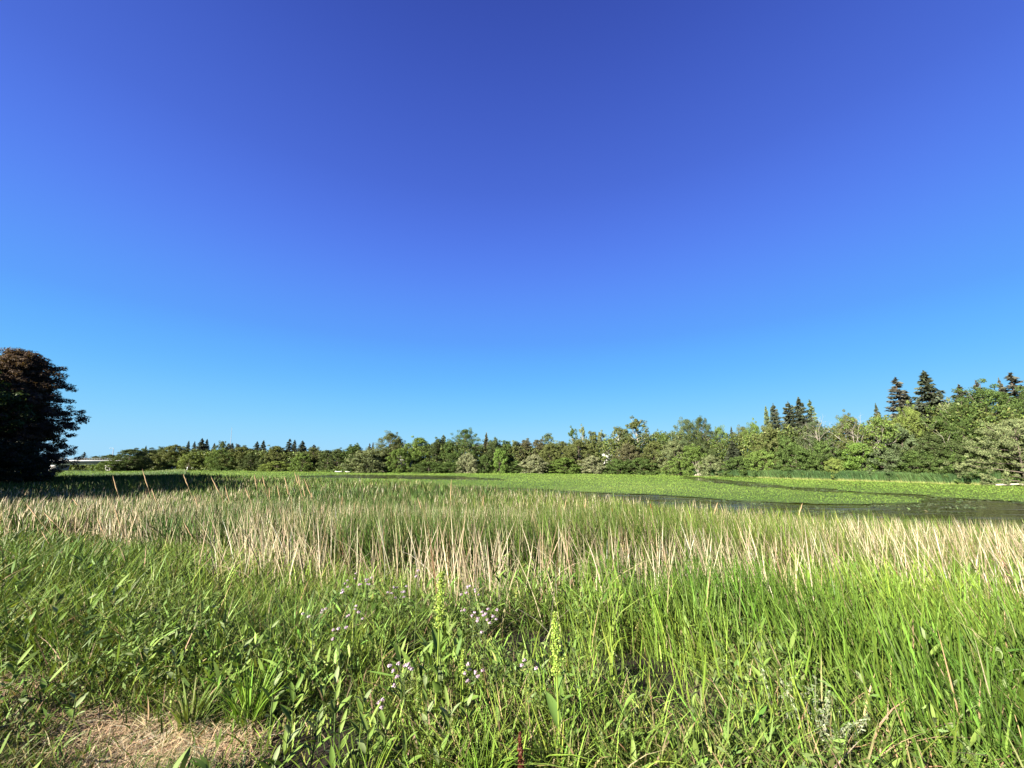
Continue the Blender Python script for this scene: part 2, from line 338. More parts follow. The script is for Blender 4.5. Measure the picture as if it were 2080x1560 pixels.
# ------------------------------------------------------------------ tree models (shared meshes, each tree its own object)
def clump_cards(mb, cens, rads, per, L, colfn, squash=0.8, out=0.9, asp=0.62):
    n = len(cens)*per; ci = np.repeat(np.arange(len(cens)), per)
    d = rng.normal(size=(n, 3)); d /= np.linalg.norm(d, axis=1, keepdims=True)
    rr = uni(0.35, 1.0, n)**0.5*uni(0.8, 1.15, n)
    P = cens[ci]+d*(rads[ci]*rr)[:, None]*1.15*np.array([1, 1, squash])
    nr = d*out+rng.normal(size=(n, 3))*0.6+np.array([0, 0, 0.35])
    s = L*uni(0.6, 1.35, n)
    cards(mb, P, nr, s, s*asp, colfn(ci, n))
def broad_tree(seed, H=10.0, width=0.75, base=0.06, nlimb=26, clump=0.1, per=150, leaf=0.30, trunkcol=(0.16, 0.13, 0.10), top=1.0, open_=0.0, lean=0.0, white=False, fill=0.6, ks=(0.50, 0.78, 1.0), cone=False, asp=0.62):
    global rng; keep = rng; rng = np.random.default_rng(seed)
    tk = MB(); cr = MB(); Rw = H*width/2
    wob = rng.normal(size=(7, 2))*H*0.012; zz = np.linspace(-0.4, H*(0.95 if cone else 0.86), 7)
    tp = np.stack([np.cumsum(wob[:, 0])+lean*np.clip(zz, 0, None), np.cumsum(wob[:, 1]), zz], 1)
    tc_ = (0.42, 0.40, 0.34) if white else trunkcol
    tube(tk, tp, np.linspace(H*0.020, H*0.004, 7), tc_, 7)
    cens = []; rads = []
    for i in range(nlimb):
        t = (i+0.5)/nlimb; z0 = H*(base*0.7+((0.93 if cone else 0.80)-base*0.7)*t**0.9)
        st = np.array([np.interp(z0, zz, tp[:, 0]), np.interp(z0, zz, tp[:, 1]), z0])
        az = i*2.399+uni(-0.5, 0.5); env = math.sin(math.pi*min(1, (t*0.80+0.20)))**0.6 if not cone else min(1.0, 1.25*(1-t)**0.8+0.10)*(0.86+0.14*math.sin(t*17))
        ln = Rw*env*uni(0.72, 1.12); rise = H*uni(0.05, 0.20)*(0.4+t)
        if cone: ln = Rw*env*uni(0.80, 1.03); rise = H*uni(0.05, 0.13)*(1-0.7*t)
        en = st+np.array([math.cos(az)*ln, math.sin(az)*ln, rise])
        md = (st+en)/2+np.array([0, 0, -rise*0.12])+rng.normal(size=3)*H*0.01
        tube(tk, [st, md, en], [H*0.008*(1.1-t*0.6), H*0.005, H*0.0018], tc_, 5)
        for k in ks:
            if k < 0.7 and uni(0, 1) < open_: continue
            cens.append(st*(1-k)+en*k+rng.normal(size=3)*H*0.025); rads.append(H*clump*uni(0.6, 1.15)*(0.8+0.3*(1-k)))
    for i in range(int(len(cens)*fill)):           # twigs between the limbs fill the crown
        t = uni(0.03, 1)**0.85; az = uni(0, 6.283); env = (math.sin(math.pi*min(1, (t*0.80+0.20)))**0.6 if not cone else min(1.0, 1.25*(1-t)**0.8+0.05))*(1+0.18*math.sin(az*3+seed)+0.12*math.sin(az*5+t*7))
        rr = Rw*env*uni(0.25, 1.0)**0.5*(0.72 if cone else 1); z0 = H*(base+((0.95 if cone else 0.97)-base)*t)
        if open_ and uni(0, 1) < open_*0.6: continue
        cens.append(np.array([np.interp(z0, zz, tp[:, 0])+math.cos(az)*rr, np.interp(z0, zz, tp[:, 1])+math.sin(az)*rr, z0])); rads.append(H*clump*uni(0.45, 0.95))
    for i in range(5):
        cens.append(tp[-1]+np.array([uni(-1, 1)*Rw*(0.04 if cone else 0.35), uni(-1, 1)*Rw*(0.04 if cone else 0.35), H*((0.05 if cone else 0.14)*top*uni(0.1, 1)-0.02)])); rads.append(H*clump*uni(0.5, 0.9))
    cens = np.array(cens); rads = np.array(rads)
    cv = np.exp(rng.normal(0, 0.16, len(cens)))
    clump_cards(cr, cens, rads, per, leaf, lambda ci, n: np.clip(cv[ci][:, None]*jit((1, 1, 1), n, 0.22, 0.08), 0, 2.2), asp=asp)
    a = cr.mesh('broad_crown', M_crown); b = tk.mesh('broad_trunk', M_bark, True); rng = keep
    return a, b, H
def spruce_tree(seed, H=12.0, width=0.46, droop=0.22, gap=0.0, levels=44, sparse=1.0, blunt=0.0):
    global rng; keep = rng; rng = np.random.default_rng(seed)
    tk = MB(); cr = MB(); tube(tk, [[0, 0, -0.4], [0, 0, H*0.5], [0, 0, H*0.985]], [H*0.016, H*0.009, 0.012], (0.13, 0.10, 0.08), 7)
    P = []; D = []; Sz = []; Cc = []
    for l in range(levels):
        t = (l+0.4)/levels; z = H*(0.08+0.90*t)
        Rl = H*width/2*(1+0.16*math.sin(l*2.1+seed))*((1-t)**(0.82-0.3*blunt)+0.02)*uni(0.82, 1.14)
        nb = max(4, int(12*sparse*(0.55+0.45*(1-t))))
        for b in range(nb):
            if uni(0, 1) < gap: continue
            az = uni(0, 6.283); L = Rl*uni(0.65, 1.12); m_ = max(3, int(L/(H*0.013)))
            k = (np.arange(m_)+1)/m_
            px = np.cos(az)*L*k; py = np.sin(az)*L*k; pz = z-droop*L*k+0.30*L*k**3+uni(-.02, .02)*H
            tube(tk, [[0, 0, z], [px[-1]*0.95, py[-1]*0.95, pz[-1]]], [H*0.0025, H*0.0007], (0.12, 0.09, 0.07), 3)
            for s_ in (-1, 1):
                for dd in (0, 1):
                    off = (1-k*0.7)*L*0.22*uni(0.3, 1.1, m_)*s_
                    P.append(np.stack([px-np.sin(az)*off, py+np.cos(az)*off, pz-dd*H*0.008-abs(off)*0.25], 1))
                    D.append(np.tile([math.cos(az+s_*0.5), math.sin(az+s_*0.5), -0.35], (m_, 1))); Sz.append(np.full(m_, H*0.030)*uni(0.6, 1.3, m_))
                    Cc.append(np.full(m_, math.exp(rng.normal(0, 0.2))))
    for q in range(14):
        P.append(np.array([[0, 0, H*uni(0.93, 1.0)]])+rng.normal(size=(1, 3))*H*0.002); D.append(np.array([[uni(-1, 1), uni(-1, 1), 0.9]])); Sz.append(np.array([H*0.03])); Cc.append(np.array([1.0]))
    P = np.concatenate(P); D = np.concatenate(D)+rng.normal(size=(len(P), 3))*0.25; D /= np.linalg.norm(D, axis=1, keepdims=True); Sz = np.concatenate(Sz); Cc = np.concatenate(Cc)
    r = rng.normal(size=P.shape)+np.array([0, 0, 0.6]); W = np.cross(D, r); W /= np.linalg.norm(W, axis=1, keepdims=True)
    n = len(P); V = np.stack([P-D*Sz[:, None]*0.5, P+W*Sz[:, None]*0.22, P+D*Sz[:, None]*0.55, P-W*Sz[:, None]*0.22], 1)
    cr.add(V, np.arange(n*4).reshape(n, 4), np.repeat(jit((1, 1, 1), n, 0.2, 0.05)*Cc[:, None], 4, axis=0))
    a = cr.mesh('conifer_crown', M_needle); b = tk.mesh('conifer_trunk', M_bark, True); rng = keep
    return a, b, H
def bare_tree(seed, H=10.0, lean=0.1, spread=0.5, leafy=0, col=(0.40, 0.36, 0.30)):
    global rng; keep = rng; rng = np.random.default_rng(seed)
    tk = MB(); cens = []
    def grow(p, d, L, r, lv):
        n = 4; pts = [p]; q = p.copy(); dd = d.copy()
        for i in range(n):
            dd = dd+rng.normal(size=3)*0.13+np.array([0, 0, 0.06]); dd /= np.linalg.norm(dd); q = q+dd*L/n; pts.append(q.copy())
        tube(tk, pts, np.linspace(r, r*0.55, n+1), col, 6 if lv < 2 else 4)
        if lv >= 4: cens.append(q.copy()); return
        for k in range(3 if lv else 5):
            j = rng.integers(2, n+1); nd = dd+rng.normal(size=3)*spread; nd[2] = abs(nd[2])*0.8+0.2; nd /= np.linalg.norm(nd)
            grow(pts[j], nd, L*uni(0.45, 0.68), r*0.5, lv+1)
    grow(np.array([0, 0, -0.3]), np.array([lean, 0, 1.0]), H*0.55, H*0.009, 0)
    cr = MB()
    cens = np.array(cens)
    if leafy: clump_cards(cr, cens, np.full(len(cens), H*0.045), leafy, 0.26, lambda ci, n: jit((1, 1, 1), n, 0.25, 0.1))
    a = cr.mesh('sparse_crown', M_crown) if leafy else None; b = tk.mesh('bare_trunk', M_bark, True); rng = keep
    top = max(c[2] for c in cens)
    return a, b, top
T = {
 'oak': [broad_tree(s_, width=w_, nlimb=38, clump=0.070, per=80, leaf=0.24, fill=1.0) for s_, w_ in ((11, 0.95), (12, 0.85), (13, 1.0), (14, 0.9))],
 'tall': [broad_tree(s_, width=w_, nlimb=34, clump=0.055, per=70, leaf=0.23, open_=0.15, fill=0.9) for s_, w_ in ((21, 0.60), (22, 0.52), (23, 0.66))],
 'birch': [broad_tree(31, width=0.50, base=0.35, nlimb=26, clump=0.048, per=55, open_=0.5, white=True, leaf=0.22), broad_tree(32, width=0.45, base=0.40, nlimb=24, clump=0.048, per=55, open_=0.5, white=True, lean=-0.10, leaf=0.22)],
 'shrub': [broad_tree(s_, H=6, width=w_, base=0.0, nlimb=32, clump=0.085, per=80, leaf=0.19, top=0.6, fill=1.1) for s_, w_ in ((41, 1.15), (42, 1.35), (43, 0.95))],
 'willow': [broad_tree(45, H=8, width=1.45, base=0.0, nlimb=34, clump=0.052, per=90, leaf=0.15, top=0.5, fill=3.5, asp=0.4)],
 'bigoak': [broad_tree(s_, width=w_, nlimb=46, clump=0.058, per=130, leaf=0.125, fill=1.2) for s_, w_ in ((91, 0.95), (92, 0.8), (93, 1.0))],
 'spruce': [spruce_tree(51), spruce_tree(52, width=0.42, droop=0.3), spruce_tree(53, width=0.32, gap=0.25, sparse=0.8), spruce_tree(54, width=0.44, blunt=0.8, gap=0.1)],
 'bare': [bare_tree(61), bare_tree(62, lean=-0.25), bare_tree(63, spread=0.7)],
 'leaner': [bare_tree(71, lean=-0.45, leafy=14), bare_tree(72, lean=0.3, leafy=12), bare_tree(73, lean=-0.3, leafy=16)],
}
PAL = {'bk': (0.082, 0.056, 0.038), 'dk': (0.064, 0.088, 0.030), 'md': (0.072, 0.112, 0.030), 'ol': (0.105, 0.122, 0.040), 'lt': (0.110, 0.165, 0.038), 'br': (0.110, 0.180, 0.036),
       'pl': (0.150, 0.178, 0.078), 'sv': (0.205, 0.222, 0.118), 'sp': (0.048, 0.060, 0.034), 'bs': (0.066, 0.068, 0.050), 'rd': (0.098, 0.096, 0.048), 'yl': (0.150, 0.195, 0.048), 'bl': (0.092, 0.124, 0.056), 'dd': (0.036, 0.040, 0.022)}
def place(kind, px, top, wpx, col, label, back=2.0, var=None, group=None, name=None, cat='tree', yshift=0.0, zbase=None, Y=None, rz=None):
    X0 = at_y(px, 940, 100)[0]/100.0
    if Y is None:
        q = math.atan(X0); Y = (float(shore_r(q))+back)*math.cos(q)
    P = at_y(px, top, Y); gz = float(ground_z(P[0], Y)) if zbase is None else zbase
    vs = T[kind]; v = vs[int(rng.integers(len(vs))) if var is None else var]
    H = P[2]-gz; s = H/v[2]
    if kind == 'oak' and H > 12.5: vs = T['bigoak']; v = vs[int(rng.integers(3))]; s = H/v[2]
    wm = None
    if v[0]:
        if not hasattr(place, 'w'): place.w = {}
        if v[0].name not in place.w:
            a = np.empty(len(v[0].vertices)*3, np.float32); v[0].vertices.foreach_get('co', a); a = a.reshape(-1, 3)
            place.w[v[0].name] = np.percentile(a[:, 0], 98.5)-np.percentile(a[:, 0], 1.5)
        wm = place.w[v[0].name]
    sx = s
    if wpx and wm: sx = (wpx/F*Y/ray(px, top)[1])/wm; sx = sx*(1.5 if kind == 'spruce' else 1.0); sx = min(max(sx, s*0.5), s*2.6)
    o = empty(name or {'oak': 'broadleaf_tree', 'tall': 'broadleaf_tree', 'birch': 'birch_tree', 'shrub': 'willow_shrub', 'willow': 'willow_tree', 'spruce': 'spruce_tree', 'bare': 'bare_tree', 'leaner': 'leaning_tree'}[kind], (P[0], Y, gz), uni(0, 6.28) if rz is None and kind not in ('leaner',) else (rz or 0.0), (sx, sx, s))
    tag(o, label, cat, group)
    if v[0]: c = child('crown', v[0], o); cc = np.array(PAL[col])*1.75*math.exp(rng.normal(0, 0.05)); c.color = (*cc, 1)
    child('trunk', v[1], o)
    return o

# kind, x, top y, width, colour, label, metres behind the shore
G_far = 'trees along the far shore'
TREES = [
 ('oak', 112, 928, 60, 'bs', 'brownish crown just right of the big dark tree, above the bridge', 70),
 ('spruce', 172, 918, 14, 'sp', 'lone small spruce standing up behind the bridge deck', 60),
 ('oak', 192, 926, 24, 'dk', 'small dark round tree behind the bridge, left of the lamp mast', 64),
 ('oak', 221, 924, 44, 'dk', 'wide dark treetop behind the bridge beside the lamp mast', 60),
 ('oak', 268, 912, 62, 'dk', 'dark rounded tree at the right end of the bridge', -22),
 ('shrub', 225, 936, 44, 'lt', 'light green bush hanging over the right end of the bridge', -34),
 ('shrub', 262, 932, 50, 'md', 'bush below the dark rounded tree at the bridge end', -22),
 ('oak', 302, 912, 56, 'dk', 'dark tree second from the bridge end', 6),
 ('spruce', 297, 905, 8, 'sp', 'thin spruce tip poking over the dark trees by the bridge', 22),
 ('oak', 328, 908, 34, 'dk', 'small dark dome shaped tree between bridge and pale green tree', 8),
 ('oak', 358, 904, 66, 'ol', 'pale olive tree left of the first group of spruces', 6),
 ('shrub', 388, 921, 38, 'yl', 'yellow green round bush under the olive tree', -1),
 ('shrub', 345, 934, 40, 'md', 'low green bush left of the yellow green round bush', -1),
 ('spruce', 384, 895, 11, 'sp', 'first small spruce of the left group, furthest left', 18),
 ('spruce', 396, 896, 11, 'sp', 'second small spruce of the left group', 18),
 ('spruce', 411, 890, 22, 'sp', 'tallest spruce of the left group', 14),
 ('spruce', 421, 892, 14, 'sp', 'spruce touching the right side of the tallest in the left group', 16),
 ('spruce', 436, 900, 12, 'bs', 'short spruce right of the left spruce group', 14),
 ('oak', 450, 897, 30, 'dk', 'dark flat topped tree left of the thin radio mast', 14),
 ('oak', 448, 912, 44, 'lt', 'light green tree with a pale gap beside it, below the radio mast', 3),
 ('spruce', 465, 899, 12, 'sp', 'spruce just left of the radio mast foot', 16),
 ('spruce', 472, 899, 12, 'sp', 'spruce just right of the radio mast foot', 17),
 ('tall', 484, 902, 18, 'bs', 'narrow bluish tree right of the radio mast', 15),
 ('oak', 495, 907, 60, 'ol', 'broad olive tree between radio mast and the pair of pointed spruces', 7),
 ('oak', 470, 918, 50, 'md', 'mid green tree below the radio mast', 2),
 ('spruce', 523, 896, 18, 'sp', 'left one of the pair of pointed spruces', 12),
 ('spruce', 536, 894, 16, 'sp', 'right one of the pair of pointed spruces', 12),
 ('oak', 512, 922, 44, 'dk', 'dark low tree below the pair of pointed spruces', 1),
 ('spruce', 550, 908, 14, 'sp', 'small spruce right of the pointed pair', 14),
 ('spruce', 559, 905, 12, 'sp', 'slightly taller small spruce left of the grey green tree', 14),
 ('oak', 567, 906, 56, 'ol', 'grey green tree left of the three tall spruces', 5),
 ('oak', 548, 925, 42, 'dk', 'dark tree above the sprawling pale bush', 2),
 ('spruce', 589, 891, 20, 'sp', 'left one of the three tall spruces', 9),
 ('spruce', 599, 893, 15, 'sp', 'middle one of the three tall spruces', 10),
 ('spruce', 615, 895, 26, 'sp', 'right, widest one of the three tall spruces', 10),
 ('spruce', 638, 902, 14, 'bs', 'brownish spruce tip right of the three tall spruces', 12),
 ('shrub', 563, 937, 62, 'yl', 'sprawling yellow green bush on the shore left of the round willow', -2),
 ('shrub', 616, 921, 44, 'lt', 'bright round willow bush in front of the three tall spruces', -2),
 ('oak', 642, 909, 46, 'ol', 'olive tree right of the round willow bush', 4),
 ('tall', 665, 914, 34, 'dk', 'dark thin stemmed tree, left of two alike', 3),
 ('tall', 689, 912, 34, 'dk', 'dark thin stemmed tree, right of two alike', 3),
 ('tall', 712, 906, 36, 'md', 'mid green tree left of the big willow slope', 5),
 ('tall', 727, 903, 26, 'md', 'taller narrow tree left of the big willow slope', 6),
 ('spruce', 751, 900, 9, 'bs', 'left one of two faint spruce tips beside the tall brown green tree', 20),
 ('spruce', 758, 898, 9, 'bs', 'right one of two faint spruce tips beside the tall brown green tree', 20),
 ('oak', 790, 879, 72, 'ol', 'tall broad brownish green tree above the sloping willow', 6),
 ('shrub', 745, 913, 92, 'pl', 'big pale willow sloping down to the water by the boats', -1),
 ('shrub', 762, 930, 46, 'pl', 'pale grey green bush in front of the sloping willow', -3),
 ('shrub', 812, 911, 44, 'lt', 'bright green weeping willow left of the white house glimpse', 0),
 ('oak', 808, 890, 30, 'dk', 'dark tree right behind the tall brown green tree', 9),
 ('oak', 856, 889, 62, 'lt', 'pale green domed tree behind the grassy bank', 7),
 ('tall', 888, 892, 34, 'dk', 'dark tree right of the pale domed tree', 5),
 ('spruce', 901, 882, 17, 'bl', 'greyish spruce left of the big round tree', 7),
 ('tall', 912, 897, 30, 'md', 'mid green tree under the greyish spruce', 4),
 ('oak', 946, 872, 74, 'md', 'big round tree rising above the middle of the far shore', 5),
 ('spruce', 988, 878, 16, 'rd', 'purplish thin spire right of the big round tree', 5),
 ('oak', 1005, 893, 44, 'dk', 'dark tree right of the purplish spire', 4),
 ('tall', 1026, 895, 40, 'md', 'narrow green tree, first of the even row right of the spire', 5),
 ('tall', 1048, 896, 38, 'ol', 'olive tree, second of the even row right of the spire', 5),
 ('tall', 1071, 894, 40, 'rd', 'brown tinged tree in the even row, left of the twiggy top', 5),
 ('tall', 1093, 892, 40, 'rd', 'brown tinged tree with a twiggy top in the even row', 5),
 ('birch', 1116, 879, 30, 'bl', 'pale airy tree sticking up above the even row', 6),
 ('oak', 1118, 901, 48, 'ol', 'olive tree below the pale airy tree', 3),
 ('tall', 1143, 896, 40, 'ol', 'olive tree left of the two high tufted trees', 4),
 ('birch', 1166, 870, 25, 'md', 'left one of the two high tufted trees', 6),
 ('birch', 1182, 867, 20, 'pl', 'right one of the two high tufted trees, paler', 7),
 ('tall', 1202, 876, 34, 'ol', 'olive tree right of the two high tufted trees', 6),
 ('oak', 1180, 893, 66, 'ol', 'broad olive tree below the two high tufted trees', 3),
 ('shrub', 950, 921, 40, 'sv', 'silvery bush below the big round tree', -3),
 ('shrub', 985, 924, 28, 'md', 'green bush right of the silvery bush under the round tree', -2),
 ('shrub', 1016, 912, 32, 'br', 'bright green upright bush in the middle of the far shore', -2),
 ('shrub', 1084, 924, 48, 'sv', 'silvery bush right of the pale rock', -3),
 ('shrub', 1050, 936, 34, 'md', 'low green bush behind the pale rock', -1),
 ('shrub', 1150, 930, 66, 'lt', 'wide light green bush between two silvery bushes', -1),
 ('shrub', 1205, 926, 46, 'sv', 'silvery bush below the white glimpse in the wood', -3),
 ('shrub', 870, 938, 64, 'md', 'green bushes at the foot of the grassy bank', -2),
 ('shrub', 915, 938, 50, 'md', 'low green bush left of the silvery bush under the round tree', -1),
 ('birch', 1222, 877, 30, 'pl', 'pale thin birch, first of three', 6),
 ('birch', 1252, 866, 36, 'ol', 'white trunked birch, second of three', 6),
 ('birch', 1298, 852, 56, 'ol', 'tallest airy poplar with white trunk, third of three', 6),
 ('tall', 1272, 872, 36, 'bl', 'grey green tree between the birch and the airy poplar', 7),
 ('oak', 1275, 903, 54, 'rd', 'rusty tinged tree below the airy poplar', 2),
 ('birch', 1332, 876, 18, 'bl', 'thin wispy tree right of the airy poplar', 9),
 ('oak', 1325, 896, 60, 'ol', 'olive tree below the wispy tree', 3),
 ('oak', 1350, 880, 40, 'lt', 'light green tree left of the large silver green tree', 6),
 ('oak', 1393, 852, 78, 'bl', 'large silver green tree left of the dark peaked one', 5),
 ('oak', 1422, 848, 62, 'dk', 'large dark peaked tree in the right half of the wood', 4),
 ('oak', 1370, 895, 60, 'pl', 'pale green tree below the large silver green tree', 1),
 ('oak', 1405, 905, 50, 'lt', 'light green low tree in front of the dark peaked tree', 0.5),
 ('oak', 1463, 867, 46, 'lt', 'yellow green tree right of the dark peaked tree', 6),
 ('spruce', 1485, 866, 14, 'sp', 'little spruce tip among yellow green trees', 12),
 ('spruce', 1487, 895, 26, 'sp', 'dark half hidden spruce in the wood right of the peaked tree', 2),
 ('oak', 1508, 867, 56, 'ol', 'olive tree right of the little spruce tip', 7),
 ('oak', 1532, 858, 44, 'lt', 'light green tree left of the four crowded spruces', 6),
 ('spruce', 1555, 825, 20, 'bl', 'leftmost of the crowded spruces', 10),
 ('spruce', 1570, 819, 24, 'sp', 'second of the crowded spruces from the left', 9),
 ('spruce', 1600, 815, 34, 'sp', 'wide middle spruce of the crowded group', 8),
 ('spruce', 1621, 806, 38, 'sp', 'tallest of the crowded spruces', 8),
 ('spruce', 1644, 811, 22, 'bl', 'thin see through spruce at the right of the crowded group', 10),
 ('oak', 1560, 868, 60, 'ol', 'olive tree below the leftmost crowded spruces', 4),
 ('shrub', 1545, 915, 60, 'lt', 'light green low tree behind the far reeds, left part', 0.5),
 ('shrub', 1440, 925, 46, 'pl', 'grey green bush beside the fallen pale branches', -1),
 ('bare', 1612, 868, 40, 'ol', 'bare forked tree with pale limbs below the crowded spruces', 1.5),
 ('oak', 1590, 885, 60, 'md', 'mid green tree behind the bare forked tree', 3),
 ('oak', 1652, 857, 70, 'bl', 'grey green round tree right of the crowded spruces', 4),
 ('bare', 1690, 840, 44, 'ol', 'bare topped grey tree right of the grey green round tree', 3),
 ('oak', 1722, 842, 62, 'ol', 'olive tree between two bare topped trees', 4),
 ('bare', 1762, 838, 40, 'ol', 'bare topped grey tree left of the two highest spruces', 3),
 ('spruce', 1778, 819, 20, 'sp', 'small spruce tip above the bare topped tree', 9),
 ('oak', 1665, 895, 70, 'md', 'mid green bushy tree behind the far reeds', 1),
 ('leaner', 1735, 850, 0, 'lt', 'white stemmed birch leaning left, left of two', 1),
 ('leaner', 1795, 848, 0, 'lt', 'white stemmed birch leaning left, right of two', 1),
 ('oak', 1785, 850, 60, 'ol', 'olive tree behind the leaning birches', 4),
 ('spruce', 1817, 766, 44, 'bs', 'left of the two highest spruces', 8),
 ('spruce', 1842, 800, 34, 'sp', 'shorter spruce tucked between the two highest spruces', 9),
 ('spruce', 1875, 754, 62, 'sp', 'tallest and widest spruce on the right', 7),
 ('oak', 1850, 826, 62, 'yl', 'yellow green tree in front of the two highest spruces', 4),
 ('oak', 1820, 868, 70, 'bl', 'grey leaved tree below the yellow green tree', 1.5),
 ('leaner', 1905, 850, 0, 'md', 'white trunk leaning left before the dark wood on the right', 1),
 ('birch', 1912, 818, 40, 'pl', 'pale airy tree right of the tallest spruce', 6),
 ('spruce', 1947, 781, 56, 'bs', 'spruce alone right of the tallest one', 12),
 ('spruce', 1982, 772, 24, 'bs', 'narrow spruce half sunk behind the big green tree', 13),
 ('spruce', 2028, 768, 26, 'bs', 'left one of the last two spruces by the right edge', 14),
 ('spruce', 2050, 757, 50, 'bs', 'right one of the last two spruces by the right edge', 13),
 ('oak', 2005, 786, 150, 'md', 'big green tree in front of the last spruces', 8),
 ('oak', 2075, 795, 110, 'md', 'green tree cut by the right edge above the pale willow', 7),
 ('oak', 1955, 822, 90, 'md', 'green tree left of the pale willow', 4),
 ('oak', 1890, 880, 80, 'dk', 'dark green low tree below the leaning white trunk', 1),
 ('oak', 1945, 895, 80, 'dk', 'dark green low tree left under the pale willow', 0),
 ('willow', 2052, 850, 160, 'pl', 'huge pale silver willow filling the right edge', -2),
 ('shrub', 1740, 900, 60, 'br', 'bright green young tree behind the far reeds', -0.5),
 ('shrub', 1610, 905, 70, 'md', 'green bush left of the bright young tree', 0),
 ('shrub', 1695, 930, 44, 'yl', 'small yellow green bush at the edge of the far reeds', -1),
 ('shrub', 1800, 910, 80, 'bl', 'grey green bush under the leaning birches', 0),
 ('shrub', 1862, 915, 70, 'md', 'green bush below the tallest spruce, at the reeds', -0.5),
 ('shrub', 1930, 920, 90, 'md', 'dark green bush at the right end of the far reeds', -0.5),
 ('shrub', 1300, 930, 70, 'md', 'green bush below the airy poplar', -1),
 ('shrub', 1380, 930, 60, 'lt', 'light green bush left of the fallen pale branches', -1),
 ('shrub', 1500, 928, 60, 'md', 'green bush right of the fallen pale branches', -0.5),
 ('shrub', 1255, 932, 50, 'md', 'green bush right of the silvery bush with the white glimpse', -1),
]
for (kd, px, top, wp, cl, lab, bk) in TREES: place(kd, px, top, wp, cl, lab, bk)
# the big dark trees on the left bank, and their neighbours outside the picture whose shade falls on the reeds
T['cedar'] = [broad_tree(81, H=17, width=0.66, base=0.02, nlimb=160, clump=0.027, per=60, leaf=0.34, asp=0.22, top=0.8, trunkcol=(0.10, 0.07, 0.055), fill=0.5, ks=(0.3, 0.45, 0.6, 0.72, 0.84, 0.93, 1.0, 1.06), cone=True)]
def big(px, top, w_, Y, label): place('cedar', px, top, w_, 'bk', label, Y=Y, name='dark_conifer', var=0)
big(26, 706, 180, 50, 'tall dark brownish conifer at the left edge of the picture')
big(-50, 725, 190, 55, 'dark conifer cut off by the left edge, behind the tall one')
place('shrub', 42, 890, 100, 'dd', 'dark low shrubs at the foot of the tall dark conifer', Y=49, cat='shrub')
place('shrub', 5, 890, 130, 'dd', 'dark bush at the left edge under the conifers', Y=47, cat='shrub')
for i, (x, y, h) in enumerate([(-44, 15, 11), (-48, 20, 15), (-52, 26, 16), (-56, 32, 15), (-61, 38, 14), (-66, 44, 14), (-72, 50, 17), (-78, 58, 16), (-86, 66, 15)]):
    v = T['oak'][i % 3]; o = empty('broadleaf_tree', (x, y, 1.5), i*1.3, (h/10, h/10, h/10)); tag(o, ['nearest and lowest', 'second nearest', 'third', 'fourth', 'fifth', 'sixth'][i] + ' leafy tree of the front row on the left bank, outside the picture' if i < 6 else ['leafy tree behind the dark conifer, nearer one', 'leafy tree behind the dark conifer, middle one', 'leafy tree behind the dark conifer, farthest one'][i-6]+', outside the picture on the left', 'tree', 'trees of the left bank outside the picture')
    c = child('crown', v[0], o); c.color = (*PAL['md'], 1); child('trunk', v[1], o)

# undergrowth and the closed wood behind, one mass
_tp = [(-300, 930), (0, 930), (200, 938), (250, 928), (300, 920), (400, 912), (640, 915), (760, 915), (800, 900), (860, 902), (940, 892), (1000, 903), (1100, 904), (1200, 892), (1300, 880), (1400, 872), (1460, 884), (1520, 878), (1600, 862), (1700, 858), (1800, 852), (1850, 835), (1950, 825), (2080, 810), (2600, 790)]
mb = MB(); n = 230000
q = uni(R(-56), R(62), n); k = rng.choice(3, n, p=(0.28, 0.52, 0.20)); rs = shore_r(q)
r_ = rs+np.where(k == 0, uni(-1.0, 2.5, n), np.where(k == 1, uni(3, 11, n), uni(11, 20, n)))
X = r_*np.sin(q); Y = r_*np.cos(q); gz = ground_z(X, Y)
dx = np.tan(q); px = 1040+dx*F*1.02
tpy = np.interp(px, [p[0] for p in _tp], [p[1] for p in _tp]); u = -(tpy-780)/F
top = EYE[2]+(SP+u*CP)/(CP-u*SP)*Y
jag = 0.5+0.5*noise(X*1.0, Y*1.0, 1.5, 0); jag2 = 0.5+0.5*noise(X, Y, 0.55, 1)
hh = np.where(k == 0, 0.8+1.3*jag, (top-gz)*(0.74+0.24*jag+0.08*jag2))
ok = (hh > 0.2); X, Y, gz, hh, k, r_, jag = [v[ok] for v in (X, Y, gz, hh, k, r_, jag)]; n = len(X)
z = gz+hh*uni(0, 1, n)**0.8
c = mixcol(jit((0.078, 0.108, 0.030), n, 0.28), jit((0.160, 0.205, 0.055), n, 0.25), np.clip(0.45+0.7*noise(X, Y+z*2, 2.2, 2), 0, 1))
sz = r_*0.0034*uni(0.6, 1.3, n)
cards(mb, np.stack([X, Y, z], 1), rng.normal(size=(n, 3))+np.array([-0.3, -0.5, 0.4]), sz*1.2, sz*0.8, c)
tag(mb.build('woodland', M_grass), 'dense green wood and undergrowth closing the gaps behind the far shore', 'woodland', kind='stuff')
# ------------------------------------------------------------------ reed bed, sedge, meadow grass, straw
def polar(n, a0, a1, r0, r1, p=0.0):
    a = uni(R(a0), R(a1), n)
    if p == 0: r = np.exp(uni(math.log(r0), math.log(r1), n))
    else: r = (r0**p+(r1**p-r0**p)*uni(0, 1, n))**(1/p)
    return r*np.sin(a), r*np.cos(a), r
def reed_front(X):                                  # where the cattails begin, nearest the path
    return np.interp(X, [-60, -30, -18, -12, -6, -2, 2, 5, 8, 14], [27, 19.5, 15.5, 12.8, 9.4, 7.7, 7.0, 6.5, 6.2, 5.3])
def reed_h(X, Y):
    return 1.0
